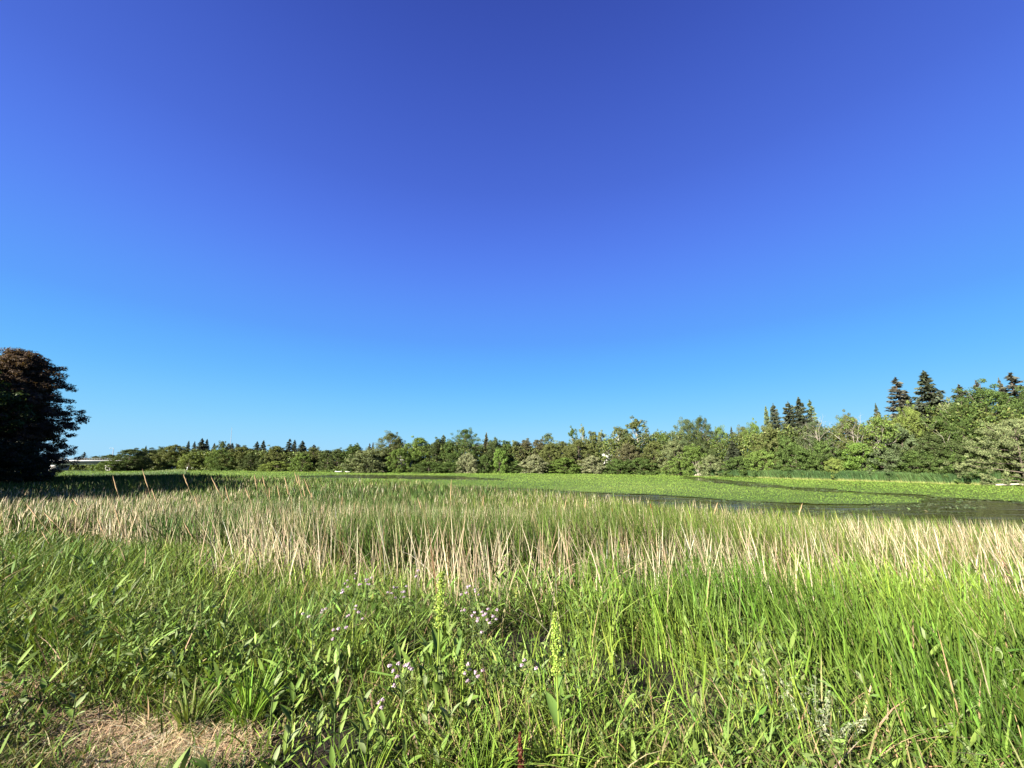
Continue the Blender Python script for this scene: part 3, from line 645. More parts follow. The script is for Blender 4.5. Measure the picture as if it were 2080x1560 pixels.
# green cattails
mb = MB()
X, Y, r = polar(380000, -66, 60, 5, 95, 0)
f = reed_front(X)+0.9*noise(X, Y, 2.0, 0)
ok = (Y > f) & (Y < edge_y(X)+0.6*noise(X, Y, 1.0, 1)) & (X > -38-0.5*Y)
X, Y, r = X[ok], Y[ok], r[ok]; n = len(X)
den = noise(X, Y, 3.5, 2)
H = uni(1.15, 1.95, n)*(1+0.10*den)*np.interp(X, [0, 6], [1, 1.08])*np.interp(Y-reed_front(X), [0, 3], [0.75, 1])*np.interp(X, [0, 8], [1, 0.95])
kk = np.clip(0.5+0.5*noise(X, Y, 5, 0), 0, 1)
c = mixcol(jit((0.058, 0.115, 0.026), n, 0.45), jit((0.150, 0.220, 0.036), n, 0.42), kk*0.6+0.4*sstep(-6, 8, X))
pale = uni(0, 1, n) < 0.18; c[pale] = jit((0.22, 0.22, 0.08), pale.sum(), 0.2)
wd = np.maximum(0.012, r*0.0014)*uni(0.6, 1.4, n)
B = np.stack([X, Y, ground_z(X, Y)-0.05], 1)
blades(mb, B, H, wd, uni(0, math.pi, n)*0.5-0.4, -0.03-0.02*sstep(0, 12, X)+rng.normal(0, 0.12, n), rng.normal(0, 0.11, n), np.abs(rng.normal(0, 0.2, n))+np.where(uni(0, 1, n) < 0.08, uni(0.4, 1.3, n), 0), c, 3, 'reed')
n = 40000; q = uni(R(-54), R(-39.0), n); r_ = uni(70, 190, n); X, Y = r_*np.sin(q), r_*np.cos(q)
ok = (inland(X, Y) < 3) & (X > -46-0.5*Y); X, Y, r_ = X[ok], Y[ok], r_[ok]; n = len(X)
blades(mb, np.stack([X, Y, ground_z(X, Y).clip(0, 2)], 1), uni(0.9, 1.6, n)*(1+0.25*noise(X, Y, 9, 0)), r_*0.0013, uni(-0.6, 0.6, n), rng.normal(-0.1, 0.12, n), rng.normal(0, 0.1, n), 0.15, mixcol(jit((0.06, 0.12, 0.03), n, 0.25), jit((0.14, 0.19, 0.05), n, 0.25), np.clip(0.5+0.6*noise(X, Y, 8, 1), 0, 1)), 2, 'reed')
tag(mb.build('cattail_reeds', M_reed), 'dense green cattail leaves of the near reed bed', 'reeds', kind='stuff')
# last year's dead cattails
mb = MB()
X, Y, r = polar(330000, -66, 60, 4.5, 70, 0.15)
f = reed_front(X)+0.7*noise(X, Y, 2.0, 0); dep = Y-f
# share of dead stalks: a band behind the front on the left, a wide band on the right, thin towards the pond
sh = np.where(X < -5, sstep(-0.6, 0.4, dep)*((1-sstep(6, 20, dep))*0.85+0.17), (0.10+0.90*sstep(-1.6, 1.2, dep))*(1-0.35*sstep(8, 16, dep))*0.80)
sh = sh*np.clip(0.65+0.7*noise(X*1.0, Y*0.6, 1.6, 1), 0.12, 1.2)
sh = sh*np.where(X < -5, np.interp(X, [-24, -14, -8, -5], [1.0, 0.9, 0.55, 0.5]), np.interp(X, [-5, 0, 5, 12], [0.62, 0.72, 0.9, 1.0]))
ok = (dep > -2.2) & (Y < edge_y(X)) & (X > -38-0.5*Y) & (uni(0, 1, len(X)) < sh*1.05)
X, Y, r = X[ok], Y[ok], r[ok]; n = len(X)
H = np.where(Y-reed_front(X) < 1.5, uni(0.55, 1.55, n), uni(1.0, 1.88, n))
c = mixcol(jit((0.36, 0.27, 0.16), n, 0.30, 0.05), jit((0.80, 0.68, 0.46), n, 0.25, 0.05), uni(0, 1, n))
dk = uni(0, 1, n) < 0.12; c[dk] = jit((0.17, 0.11, 0.06), dk.sum(), 0.2)
wd = np.maximum(0.007, r*0.00085)*uni(0.5, 1.5, n)
B = np.stack([X, Y, ground_z(X, Y)-0.05], 1)
bn = np.where(uni(0, 1, n) < 0.2, uni(0.6, 1.5, n), np.abs(rng.normal(0, 0.08, n)))
blades(mb, B, H, wd, uni(-0.8, 0.8, n), -0.03-0.04*sstep(0, 12, X)+rng.normal(0, 0.12, n), rng.normal(0, 0.12, n), bn, c, 5, 'reed')
tag(mb.build('dead_reeds', M_dry), 'bleached tan dead stalks standing through the reed bed', 'dead reeds', kind='stuff')

HOL = [(float(at_z(a, b, 2.0)[0]), float(at_z(a, b, 2.0)[1]), w_) for a, b, w_ in ((1060, 1320, 0.42), (1270, 1400, 0.40), (1330, 1370, 0.35), (850, 1370, 0.22), (960, 1370, 0.22), (570, 1290, 0.3), (1180, 1360, 0.25), (1750, 1480, 0.2), (520, 1300, 0.25))]
def hollow(X, Y):  # plants thinned to bare dark soil, imitating shadow pockets
    h = noise(X, Y, 0.5, 2)+0.5*noise(X, Y, 1.4, 1)
    for a, b, w_ in HOL: h = np.maximum(h, 1.6*(1-np.hypot(X-a-0.1*(b-Y), (Y-b+0.35*w_)*0.45)/(w_*1.4)))
    return h
# tall bright sedge filling the right foreground
mb = MB()
X, Y, r = polar(64000, -20, 64, 2.3, 15, 0.2)
s = sstep(-0.6, 2.4, X-0.12*Y+0.7*noise(X, Y, 1.3, 0))
ok = (Y < reed_front(X)+0.6) & (uni(0, 1, len(X)) < s*np.clip(0.6+1.1*noise(X, Y, 0.40, 1), 0.06, 1)) & (Y > 2.45-0.05*X+0.5*noise(X, Y, 1.0, 2)) & (noise(X, Y, 0.55, 1) > -0.72) & (uni(0, 1, len(X)) > 0.95*sstep(0.5, 0.9, hollow(X, Y)))
X, Y, r = X[ok], Y[ok], r[ok]; n = len(X)
H = np.interp(r, [2.4, 3.2, 5, 8], [0.38, 0.62, 0.92, 1.05])*uni(0.55, 1.15, n)
c = mixcol(jit((0.072, 0.145, 0.020), n, 0.46), jit((0.215, 0.315, 0.044), n, 0.38), np.clip(0.5+0.7*noise(X, Y, 1.2, 2), 0, 1))
dd = uni(0, 1, n) < 0.05; c[dd] = jit((0.38, 0.32, 0.16), dd.sum(), 0.2)
wd = np.maximum(0.009, r*0.0017)*uni(0.5, 1.5, n)
B = np.stack([X, Y, ground_z(X, Y)-0.03], 1)
blades(mb, B, H, wd, uni(-1.2, 1.2, n), -0.04-0.05*sstep(1, 6, X)+rng.normal(0, 0.12, n), rng.normal(0, 0.15, n), np.abs(rng.normal(0, 0.12, n))+np.where(uni(0, 1, n) < 0.12, uni(0.3, 1.2, n), 0), c, 5, 'leaf')
tag(mb.build('tall_sedge', M_grass), 'tall bright green sedge leaning left over the right foreground', 'sedge', kind='stuff')

# meadow grass, left and middle
mb = MB()
X, Y, r = polar(140000, -66, 50, 2.2, 26, 0.2)
st = straw_spot(X, Y)+0.6*noise(X, Y, 0.28, 0)
lf = 1-sstep(0.5, 3.5, X-0.12*Y+0.7*noise(X, Y, 1.3, 0))
hole = hollow(X, Y)
ok = (Y < reed_front(X)+0.8*noise(X, Y, 2.0, 0)+0.3) & (uni(0, 1, len(X)) < 0.22+0.78*lf) & (uni(0, 1, len(X)) > sstep(0.05, 0.4, st)*0.84)
ok &= (uni(0, 1, len(X)) > 0.97*sstep(0.15, 0.55, hole)*sstep(-2.4, -0.8, X)*(r < 7))
X, Y, r = X[ok], Y[ok], r[ok]; n = len(X)
short = (1-sstep(2.6, 4.2, Y-0.15*X+0.3*noise(X, Y, 0.8, 0)))*(1-sstep(-1.2, 0.2, X))
H = uni(0.22, 0.62, n)*np.interp(r, [2.2, 5, 9, 16], [0.75, 1.05, 1.35, 1.5])*(1-0.55*short)*(1-0.35*(1-sstep(-2.2, -1.2, X))*(1-sstep(2.8, 3.6, Y)))
kk = np.clip(0.5+0.8*noise(X, Y, 1.6, 2), 0, 1)
c = mixcol(jit((0.070, 0.132, 0.024), n, 0.48), jit((0.195, 0.285, 0.048), n, 0.40), kk)
yl = uni(0, 1, n) < 0.10; c[yl] = jit((0.24, 0.25, 0.085), yl.sum(), 0.2)
dd = uni(0, 1, n) < 0.05+0.12*(1-sstep(2.6, 3.6, Y)); c[dd] = jit((0.36, 0.27, 0.15), dd.sum(), 0.25)
wd = np.maximum(0.0065, r*0.0014)*uni(0.5, 1.7, n)
B = np.stack([X, Y, ground_z(X, Y)-0.02], 1)
blades(mb, B, H, wd, uni(0, math.pi, n), rng.normal(-0.05, 0.28, n), rng.normal(0, 0.25, n), np.abs(rng.normal(0.15, 0.45, n)), c, 5, 'leaf')
# fine low filler
X, Y, r = polar(90000, -66, 60, 2.1, 9, 0.1); st = straw_spot(X, Y)+0.25*noise(X, Y, 0.35, 0)
hole = hollow(X, Y)
ok = (uni(0, 1, len(X)) > sstep(0.05, 0.3, st)*0.9) & (uni(0, 1, len(X)) > 0.96*sstep(0.3, 0.7, hole)); X, Y, r = X[ok], Y[ok], r[ok]; n = len(X)
blades(mb, np.stack([X, Y, ground_z(X, Y)-0.01], 1), uni(0.06, 0.2, n), np.maximum(0.0035, r*0.0008), uni(0, math.pi, n), rng.normal(0, 0.4, n), rng.normal(0, 0.4, n), np.abs(rng.normal(0.2, 0.5, n)),
       mixcol(jit((0.07, 0.12, 0.026), n, 0.3), jit((0.20, 0.20, 0.08), n, 0.3), np.clip(0.4+0.8*noise(X, Y, 0.9, 1), 0, 1)), 3, 'leaf')
tag(mb.build('meadow_grass', M_grass), 'tangled green meadow grass covering the bank', 'grass', kind='stuff')
# small broad leaves growing through the grass
mb = MB(); X, Y, r = polar(30000, -66, 60, 2.2, 9, 0.1)
pt = noise(X, Y, 0.9, 0)+0.4*noise(X, Y, 0.3, 2)
ok = (hollow(X, Y) < 0.6) & (pt > 0.05) & (straw_spot(X, Y) < 0.15) & (X < 0.8+0.2*Y+uni(0, 2, len(X))); X, Y, r = X[ok], Y[ok], r[ok]; n = len(X)
sz = uni(0.014, 0.036, n)*np.interp(r, [2, 6], [1, 1.5])
cards(mb, np.stack([X, Y, ground_z(X, Y)+uni(0.04, 0.40, n)*np.interp(r, [2.2, 5], [0.8, 1.3])], 1), rng.normal(size=(n, 3))*0.5+np.array([-0.25, -0.35, 0.75]), sz*1.9, sz*0.55, mixcol(jit((0.09, 0.15, 0.03), n, 0.25), jit((0.18, 0.25, 0.075), n, 0.25), uni(0, 1, n)))
# lanceolate leaves standing up among the grass
X, Y, r = polar(17000, -66, 60, 2.3, 9, 0.1)
cl = noise(X, Y, 0.7, 1)+0.5*noise(X, Y, 0.25, 0)
ok = (cl > 0.15-0.25*sstep(-1, 0.5, X)) & (straw_spot(X, Y) < -0.2) & (straw_spot(X, Y+0.25) < -0.1) & (hollow(X, Y) < 0.6) & (Y < reed_front(X)); X, Y, r = X[ok], Y[ok], r[ok]; n = len(X)
zt = np.interp(r, [2.3, 3.5, 5, 9], [0.22, 0.38, 0.6, 0.9])*(1-0.35*(X < -1)); hl = uni(0.05, 0.125, n)*np.interp(r, [2.3, 8], [1, 1.4])
blades(mb, np.stack([X, Y, ground_z(X, Y)+zt*uni(0.3, 1.0, n)], 1), hl, hl*uni(0.16, 0.26, n), uni(0, 3.14, n), rng.normal(-0.05, 0.5, n), rng.normal(-0.1, 0.45, n), uni(0, 0.5, n), mixcol(jit((0.10, 0.19, 0.03), n, 0.35), jit((0.27, 0.38, 0.09), n, 0.3), uni(0, 1, n)), 4, 'leaf')
tag(mb.build('low_herbs', M_leaf), 'small leafed herbs growing low through the grass', 'herbs', kind='stuff')
# dry mown straw
mb = MB(); X, Y, r = polar(150000, -66, 60, 2.1, 6.5, 0.0)
st = straw_spot(X, Y)+0.4*noise(X, Y, 0.30, 0)
ok = (uni(0, 1, len(X)) < sstep(-0.25, 0.25, st)+0.035*(hollow(X, Y) < 0.5)); X, Y, r = X[ok], Y[ok], r[ok]; n = len(X)
az_ = uni(0, 6.283, n)
blades(mb, np.stack([X, Y, ground_z(X, Y)+uni(0.0, 0.05, n)], 1), uni(0.05, 0.17, n), uni(0.0022, 0.0045, n), az_+math.pi/2, np.cos(az_)*uni(1.2, 3, n), np.sin(az_)*uni(1.2, 3, n), 0.1, mixcol(jit((0.62, 0.40, 0.23), n, 0.3, 0.06), jit((1.0, 0.74, 0.46), n, 0.22, 0.05), uni(0, 1, n)), 2, 'leaf')
tag(mb.build('dry_straw', M_dry), 'pale dry mown straw lying in patches at the lower left', 'straw', kind='stuff')

# far reeds along the right shore, pale at the foot
mb = MB(); n = 60000
q0, q1 = math.atan2(*at_z(1365, 968, 0)), math.atan2(*at_z(2035, 985, 0))
q = uni(q0, q1, n); t_ = (q-q0)/(q1-q0); dpt = np.interp(t_, [0, 0.1, 0.5, 0.9, 1], [1.0, 1.8, 3.5, 5, 2.0])
r_ = shore_r(q)-uni(0, 1, n)*dpt+0.6+0.5*np.sin(q*160)
X, Y = r_*np.sin(q), r_*np.cos(q)
h = uni(1.2, 2.1, n)*(1+0.15*noise(X, Y, 3, 0))
c = mixcol(jit((0.060, 0.120, 0.045), n, 0.22), jit((0.105, 0.175, 0.055), n, 0.2), np.clip(0.5+0.5*noise(X, Y, 2, 1), 0, 1))
blades(mb, np.stack([X, Y, np.full(n, -0.02)], 1), h, np.maximum(0.03, r_*0.0010), uni(-0.8, 0.8, n), rng.normal(-0.12, 0.10, n), rng.normal(0, 0.1, n), np.abs(rng.normal(0, 0.15, n)), c, 3, 'reed', basecol=np.array([0.42, 0.42, 0.14]))
# thinner reeds and rank grass along the rest of the far shore and on the left bank
n = 36000; q = uni(R(-56), R(62), n); r_ = shore_r(q)+uni(-0.8, 1.6, n); X, Y = r_*np.sin(q), r_*np.cos(q)
blades(mb, np.stack([X, Y, np.full(n, 0.0)], 1), uni(0.3, 1.3, n)*(1+0.6*noise(X, Y, 6, 0)), np.maximum(0.04, r_*0.0013), uni(-0.8, 0.8, n), rng.normal(0, 0.15, n), rng.normal(0, 0.1, n), 0.2, jit((0.09, 0.155, 0.035), n, 0.3), 2, 'reed')
tag(mb.build('far_reeds', M_reed), 'dark green reeds with pale feet along the far right shore', 'reeds', kind='stuff')
# ------------------------------------------------------------------ bridge, masts, boats, posts
def solid(name, parent, mat, parts):
    mb = MB()
    for c, s_, col, rz in parts: box(mb, c, s_, col, rz)
    return mb.build(name, mat, parent)
YB = 176.0
P0 = at_y(-60, 943, YB); P1 = at_y(243, 943, YB); zb = at_y(150, 944, YB)[2]; zt = at_y(150, 934.5, YB)[2]; zg = at_y(150, 957, YB)[2]
br = empty('road_bridge', (0, YB, 0)); tag(br, 'low pale concrete road bridge crossing behind the big dark tree', 'bridge')
Lb = P1[0]-P0[0]; xc = (P0[0]+P1[0])/2; hh = zt-zb
CC = (1.0, 0.97, 0.92)
solid('girder', br, M_conc, [((xc, 0.5, zb+hh*0.19), (Lb, 6.6, hh*0.38), (1.15, 1.1, 1.02), 0)])
solid('deck', br, M_conc, [((xc, 0, zb+hh*0.50), (Lb, 8.6, hh*0.22), (0.62, 0.58, 0.57), 0)])
for sy in (-1, 1): solid('parapet', br, M_conc, [((xc, sy*4.5, zb+hh*0.80), (Lb, 0.35, hh*0.40), CC, 0)])
for pxp in (117, 20, 236):
    xp = at_y(pxp, 950, YB)[0]; mb = MB(); w0, w1 = 0.9, 2.1
    V = [(xp-w0, -3, zg-2.2), (xp+w0, -3, zg-2.2), (xp+w0, 3, zg-2.2), (xp-w0, 3, zg-2.2), (xp-w1, -3, zb-0.01), (xp+w1, -3, zb-0.01), (xp+w1, 3, zb-0.01), (xp-w1, 3, zb-0.01)]
    mb.add(V, [[0, 1, 5, 4], [1, 2, 6, 5], [2, 3, 7, 6], [3, 0, 4, 7], [4, 5, 6, 7]], (1.0, 0.96, 0.9)); mb.build('pier', M_conc, br)
mb = MB()
for i in range(60): x = P0[0]+Lb*i/59; tube(mb, [[x, -4.5, zt], [x, -4.5, zt+0.75]], 0.05, (0.4, 0.4, 0.4), 4)
tube(mb, [[P0[0], -4.5, zt+0.75], [P1[0], -4.5, zt+0.75]], 0.05, (0.4, 0.4, 0.4), 4); mb.build('railing', M_metal, br)
def mast(px, top, bot, Y, r0, label, nm, lean=0.0, arm=0.0, cat='mast'):
    a = at_y(px, bot, Y); b = at_y(px+lean, top, Y); o = empty(nm, tuple(a)); tag(o, label, cat)
    b = b-a; mb = MB(); tube(mb, [[0, 0, 0], list(b*0.5), list(b)], [r0, r0*0.75, r0*0.5], (0.42, 0.44, 0.46), 6); mb.build('pole', M_metal, o)
    if arm:
        mb = MB(); tube(mb, [list(b), list(b+np.array([arm*0.6, 0, 0.25])), list(b+np.array([arm, 0, 0.15]))], 0.06, (0.42, 0.44, 0.46), 5); mb.build('arm', M_metal, o)
        mb = MB(); box(mb, tuple(b+np.array([arm*1.2, 0, 0.12])), (abs(arm)*0.45, 0.25, 0.14), (0.5, 0.5, 0.5)); mb.build('lamp_head', M_metal, o)
    return o
mast(227, 911, 937, YB-4, 0.16, 'thin leaning pole standing on the right half of the bridge', 'lamp_mast', lean=4, arm=-1.2, cat='street lamp')
mast(136, 921, 936, YB-4, 0.11, 'small street lamp above the bridge pier', 'street_lamp', arm=1.3, cat='street lamp')
mast(468, 868, 905, 230, 0.13, 'tall hair thin radio mast rising behind the left wood', 'radio_mast', lean=3)
# white marker posts on the far left shore
for x, lab in ((349, 'first white post from the left at the far reed edge'), (355, 'second white post from the left, close beside the first'), (380, 'third white post from the left at the far reed edge'), (389, 'rightmost white post at the far reed edge')):
    q, rr_ = math.atan(float(ray(x, 955)[0]/ray(x, 955)[1])), 0
    rr_ = float(shore_r(q))-2.0; X, Y = rr_*math.sin(q), rr_*math.cos(q)
    mb = MB(); box(mb, (0, 0, 0.75), (0.20, 0.20, 1.7), (1.0, 1.0, 1.0)); box(mb, (0, 0, 1.63), (0.28, 0.28, 0.08), (0.6, 0.6, 0.58))
    o = mb.build('marker_post', M_paint); o.location = (X, Y, 0); tag(o, lab, 'post', 'white posts at the far reed edge')
# rowing boats drawn up on the far shore
def boat(px, L, rz, label, col):
    q = math.atan(float(ray(px, 959)[0]/ray(px, 959)[1])); rr_ = float(shore_r(q))-2.4
    o = empty('rowing_boat', (rr_*math.sin(q), rr_*math.cos(q), 0.12), rz, (0.55, 0.55, 0.55)); tag(o, label, 'boat', 'boats drawn up by the sloping willow')
    mb = MB(); n = 11; m_ = 7; V = []
    for i in range(n):
        t = i/(n-1)*2-1; b = 0.62*(1-abs(t)**2.4)*(1 if t > 0 else 1)+0.05*(t < 0); z0 = 0.10+0.25*abs(t)**2
        for j in range(m_):
            a = math.pi*j/(m_-1); V.append((t*L/2, -math.cos(a)*b, z0+0.45-math.sin(a)**0.8*0.42))
    Fc = [[i*m_+j, (i+1)*m_+j, (i+1)*m_+j+1, i*m_+j+1] for i in range(n-1) for j in range(m_-1)]
    mb.add(V, Fc, col); h = mb.build('hull', M_paint, o)
    so_ = h.modifiers.new('thickness', 'SOLIDIFY'); so_.thickness = 0.04
    for t in (-0.4, 0.25):
        mb = MB(); box(mb, (t*L/2, 0, 0.48), (0.25, 1.02, 0.05), (0.35, 0.28, 0.2)); mb.build('bench', M_wood, o)
boat(688, 4.6, 0.1, 'white rowing boat, leftmost of four on the far shore', (1.3, 1.3, 1.27))
boat(707, 4.2, -0.2, 'grey white rowing boat, second from the left on the far shore', (1.1, 1.1, 1.05))
boat(729, 5.0, 0.15, 'cream rowing boat, third from the left on the far shore', (1.3, 1.27, 1.15))
boat(752, 3.8, 0.5, 'pale rowing boat, rightmost of four beside the fallen branches', (1.2, 1.2, 1.1))
def fallen(px, py, w_, h_, label, n=9, col=(0.42, 0.36, 0.30), nm='fallen_branches', dr=-1.8):
    q = math.atan(float(ray(px, py)[0]/ray(px, py)[1])); rr_ = float(shore_r(q))+dr
    mb = MB(); 
    tube(mb, [[-w_/2, 0, 0.2], [0, 0.1, 0.35+h_*0.2], [w_/2, 0, 0.25]], [0.16, 0.12, 0.07], col, 6)
    for i in range(n):
        x = uni(-w_/2, w_/2); d = np.array([uni(-0.6, 0.6), uni(-0.5, 0.5), uni(0.5, 1)*h_])
        tube(mb, [[x, 0, 0.25], [x+d[0]*0.6, d[1]*0.5, 0.25+d[2]*0.6], [x+d[0]*1.4, d[1], 0.25+d[2]]], [0.08, 0.05, 0.02], col, 5)
    o = mb.build(nm, M_wood); o.location = (rr_*math.sin(q), rr_*math.cos(q), 0); o.rotation_euler = (0, 0, -q); tag(o, label, 'branches')
fallen(772, 957, 5.0, 1.0, 'fallen pale branches by the rowing boats')
fallen(1427, 958, 4.0, 4.2, 'heap of pale dead branches at the left end of the far reeds', 40, dr=-0.8)
fallen(2066, 975, 4.5, 0.4, 'pale log lying on the shore at the right edge', 3, nm='fallen_log', dr=-3.0, col=(0.5, 0.44, 0.36))
mb = MB(); rp = rng.normal(size=(1, 3)); n_ = 10
V = []; 
for i in range(6):
    for j in range(n_):
        a = 2*math.pi*j/n_; b = math.pi/2*i/5.0; k = 1+0.12*math.sin(3*a+i)
        V.append((0.85*k*math.cos(a)*math.cos(b), 0.6*k*math.sin(a)*math.cos(b), 0.55*math.sin(b)-0.05))
mb.add(V, [[i*n_+j, i*n_+(j+1) % n_, (i+1)*n_+(j+1) % n_, (i+1)*n_+j] for i in range(5) for j in range(n_)], (0.55, 0.54, 0.5))
q = math.atan(float(ray(1068, 961)[0]/ray(1068, 961)[1])); rr_ = float(shore_r(q))-1.5
o = mb.build('shore_rock', M_conc); o.location = (rr_*math.sin(q), rr_*math.cos(q), 0.1); tag(o, 'pale rock at the water line left of a silvery bush', 'rock')
# houses glimpsed through the trees
def house(px, py, w_, label, back):
    q = math.atan(float(ray(px, py)[0]/ray(px, py)[1])); rr_ = float(shore_r(q))+back; X, Y = rr_*math.sin(q), rr_*math.cos(q)
    z = at_y(px, py, Y)[2]; o = empty('white_house', (X, Y, z-2.5), -q); tag(o, label, 'house')
    mb = MB(); box(mb, (0, 0, 1.6), (w_, 6, 3.4), (0.9, 0.9, 0.86)); mb.build('wall', M_paint, o)
    mb = MB(); h = w_/2+0.3; mb.add([(-h, -3.3, 3.3), (h, -3.3, 3.3), (h, 3.3, 3.3), (-h, 3.3, 3.3), (-h, 0, 5.0), (h, 0, 5.0)], [[0, 1, 5, 4], [2, 3, 4, 5], [0, 3, 2, 1]], (0.2, 0.18, 0.17)); mb.add([(-h, -3.3, 3.3), (-h, 3.3, 3.3), (-h, 0, 5.0), (h, -3.3, 3.3), (h, 3.3, 3.3), (h, 0, 5.0)], [[0, 1, 2], [3, 5, 4]], (0.7, 0.7, 0.68)); mb.build('roof', M_conc, o)
    for s_ in (-1, 1):
        mb = MB(); box(mb, (s_*w_*0.25, -3.03, 1.7), (1.0, 0.08, 1.2), (0.05, 0.06, 0.07)); mb.build('window', M_metal, o)
house(823, 936, 5, 'white house glimpsed between the bright weeping willow and the domed tree', 6)
house(1233, 926, 3.6, 'white house glimpsed through the trees above a silvery bush', 9)

# ------------------------------------------------------------------ bleached stalks that stand clear of the reeds
def stalk(px, py, qx, qy, label, Y=None, col=(0.52, 0.36, 0.19)):
    """from tip pixel to foot pixel, standing in the reed bed"""
    if Y is None:
        Y = float(np.interp(qy, [975, 990, 1010, 1040, 1080, 1140], [30, 24, 19, 14, 11, 9]))
    a = at_y(px, py, Y); b = at_y(qx, qy, Y); d = (b-a)/max(1e-3, a[2]-b[2])      # run the stem on down to the ground
    gz = float(ground_z(b[0], Y)); foot = a+d*(a[2]-gz)
    o = empty('dead_stalk', tuple(foot), 0); tag(o, label, 'stalk', 'bleached stalks standing clear of the reeds')
    v = a-foot; L = np.linalg.norm(v); r0 = max(0.006, Y*0.00045)
    mb = MB(); tube(mb, [[0, 0, 0], list(v*0.5), list(v*0.78)], [r0, r0*0.9, r0*0.7], col, 5); mb.build('stem', M_dry, o)
    pl = np.linalg.norm(a-b)/L
    mb = MB(); ts = np.linspace(1-pl*0.95, 1, 8); R0 = max(0.010, Y*0.0012)
    tube(mb, [list(v*t+np.array([0.004*math.sin(i*2)*Y*0.1, 0, 0])) for i, t in enumerate(ts)], R0*np.array([0.35, 0.9, 1.0, 0.95, 0.9, 0.75, 0.5, 0.12]), tuple(np.array(col)*1.1), 6)
    mb.build('seed_spike', M_dry, o)
ST = [(229, 965, 239, 1002), (289, 952, 301, 992), (372, 962, 382, 988), (428, 967, 446, 1002), (308, 992, 318, 1020), (517, 963, 521, 990), (533, 966, 539, 990), (563, 985, 568, 1010), (577, 966, 584, 990), (598, 958, 606, 985), (605, 962, 610, 990), (618, 972, 632, 1008), (616, 990, 620, 1010), (633, 1000, 634, 1012), (582, 985, 586, 1006), (547, 988, 548, 1015),
      (917, 973, 915, 1020), (982, 1006, 981, 1030), (848, 1010, 858, 1040), (545, 1030, 542, 1060), (457, 985, 466, 1020), (497, 990, 508, 1015), (395, 1005, 402, 1030), (230, 1022, 245, 1070), (52, 1022, 76, 1052), (88, 1040, 110, 1062), (147, 1012, 160, 1028), (84, 1078, 97, 1100), (198, 1052, 210, 1082), (373, 1060, 392, 1094), (0, 1110, 29, 1128), (722, 1018, 716, 1060), (696, 1005, 694, 1030), (1150, 1015, 1146, 1040), (1190, 1012, 1188, 1035), (1458, 1020, 1450, 1045), (1630, 1022, 1622, 1048)]
NM = ['stalk highest left, in front of the bridge end', 'tallest leaning stalk left, tip over the far shore', 'short stalk before the white posts', 'double thick stalk leaning left, below the first spruces', 'stalk just right of and lower than the tallest leaning one', 'left of two thin stalks under the pointed spruces', 'right of two thin stalks under the pointed spruces', 'low stalk under the pair of thin stalks', 'stalk below the round willow, left of the twin tips', 'left twin tip of the central clump', 'right twin tip of the central clump', 'stout stalk leaning left beside the twin tips', 'short stalk under the twin tips', 'short stub right of the stout leaning stalk', 'low stalk left of the stout leaning stalk', 'low upright stalk left of the central clump',
      'lone tall stalk in the middle, before the pond', 'thin stalk right of the lone middle one', 'stalk left of the lone middle one', 'upright stalk low between left and central clump', 'stalk right of the double thick one', 'stalk midway between double thick one and central clump', 'stalk under the white posts', 'thick stalk leaning left above the grass edge', 'stalk at far left, in the pale band', 'second stalk at far left, lower', 'slim stalk in the pale band left of the thick leaning one', 'short stalk in the grass at left', 'short stalk in the grass below the thick leaning one', 'leaning stalk at the lower edge of the pale band', 'thick stalk lying left at the picture edge', 'forked pale stalk in the reed bed left of centre', 'upright stalk below the boats', 'slim stalk before the near water, left', 'slim stalk before the near water, second', 'stalk before the near water, third', 'stalk before the near water, rightmost']
for s_, l_ in zip(ST, NM): stalk(*s_, 'bleached '+l_ if 'stalk' in l_ or 'stub' in l_ else 'bleached stalk, '+l_)
# cattails with brown heads
def cattail(px, py, label, hl=0.17, Y=None, col=(0.14, 0.055, 0.022), lean=-0.12, fuzzy=False):
    if Y is None: Y = float(np.interp(py, [1010, 1050, 1080, 1110, 1200, 1260], [17, 12, 9.5, 7.2, 4.8, 4.0]))
    a = at_y(px, py, Y); gz = float(ground_z(a[0], Y)); H = a[2]-gz
    o = empty('cattail', (a[0]-lean*H, Y, gz)); tag(o, label, 'cattail', 'cattails with brown heads')
    ax = lambda t: [lean*H*t**1.3, 0, H*t]
    mb = MB(); tube(mb, [ax(0), ax(0.4), ax(0.8), ax(0.97)], [0.006, 0.0055, 0.005, 0.0025], (0.20, 0.24, 0.08), 6); mb.build('stem', M_reed, o)
    t0 = 1-(hl+0.06)/H; t1 = 1-0.06/H; mb = MB(); R0 = max(0.012, Y*0.0011)
    tube(mb, [ax(t0+(t1-t0)*k) for k in (0, 0.06, 0.3, 0.7, 0.94, 1)], R0*np.array([0.2, 0.9, 1.05, 1, 0.85, 0.2]), col, 8); mb.build('seed_head', M_dry, o)
    for k in range(3):
        mb = MB(); blades(mb, np.array([[0.0, 0.0, 0.0]]), H*uni(0.75, 1.05), max(0.012, Y*0.0012), np.array([uni(-0.4, 0.4)]), lean+uni(-0.15, 0.15), uni(-0.1, 0.1), 0.12, np.array([[0.10, 0.19, 0.04]]), 6, 'reed'); mb.build('leaf', M_reed, o)
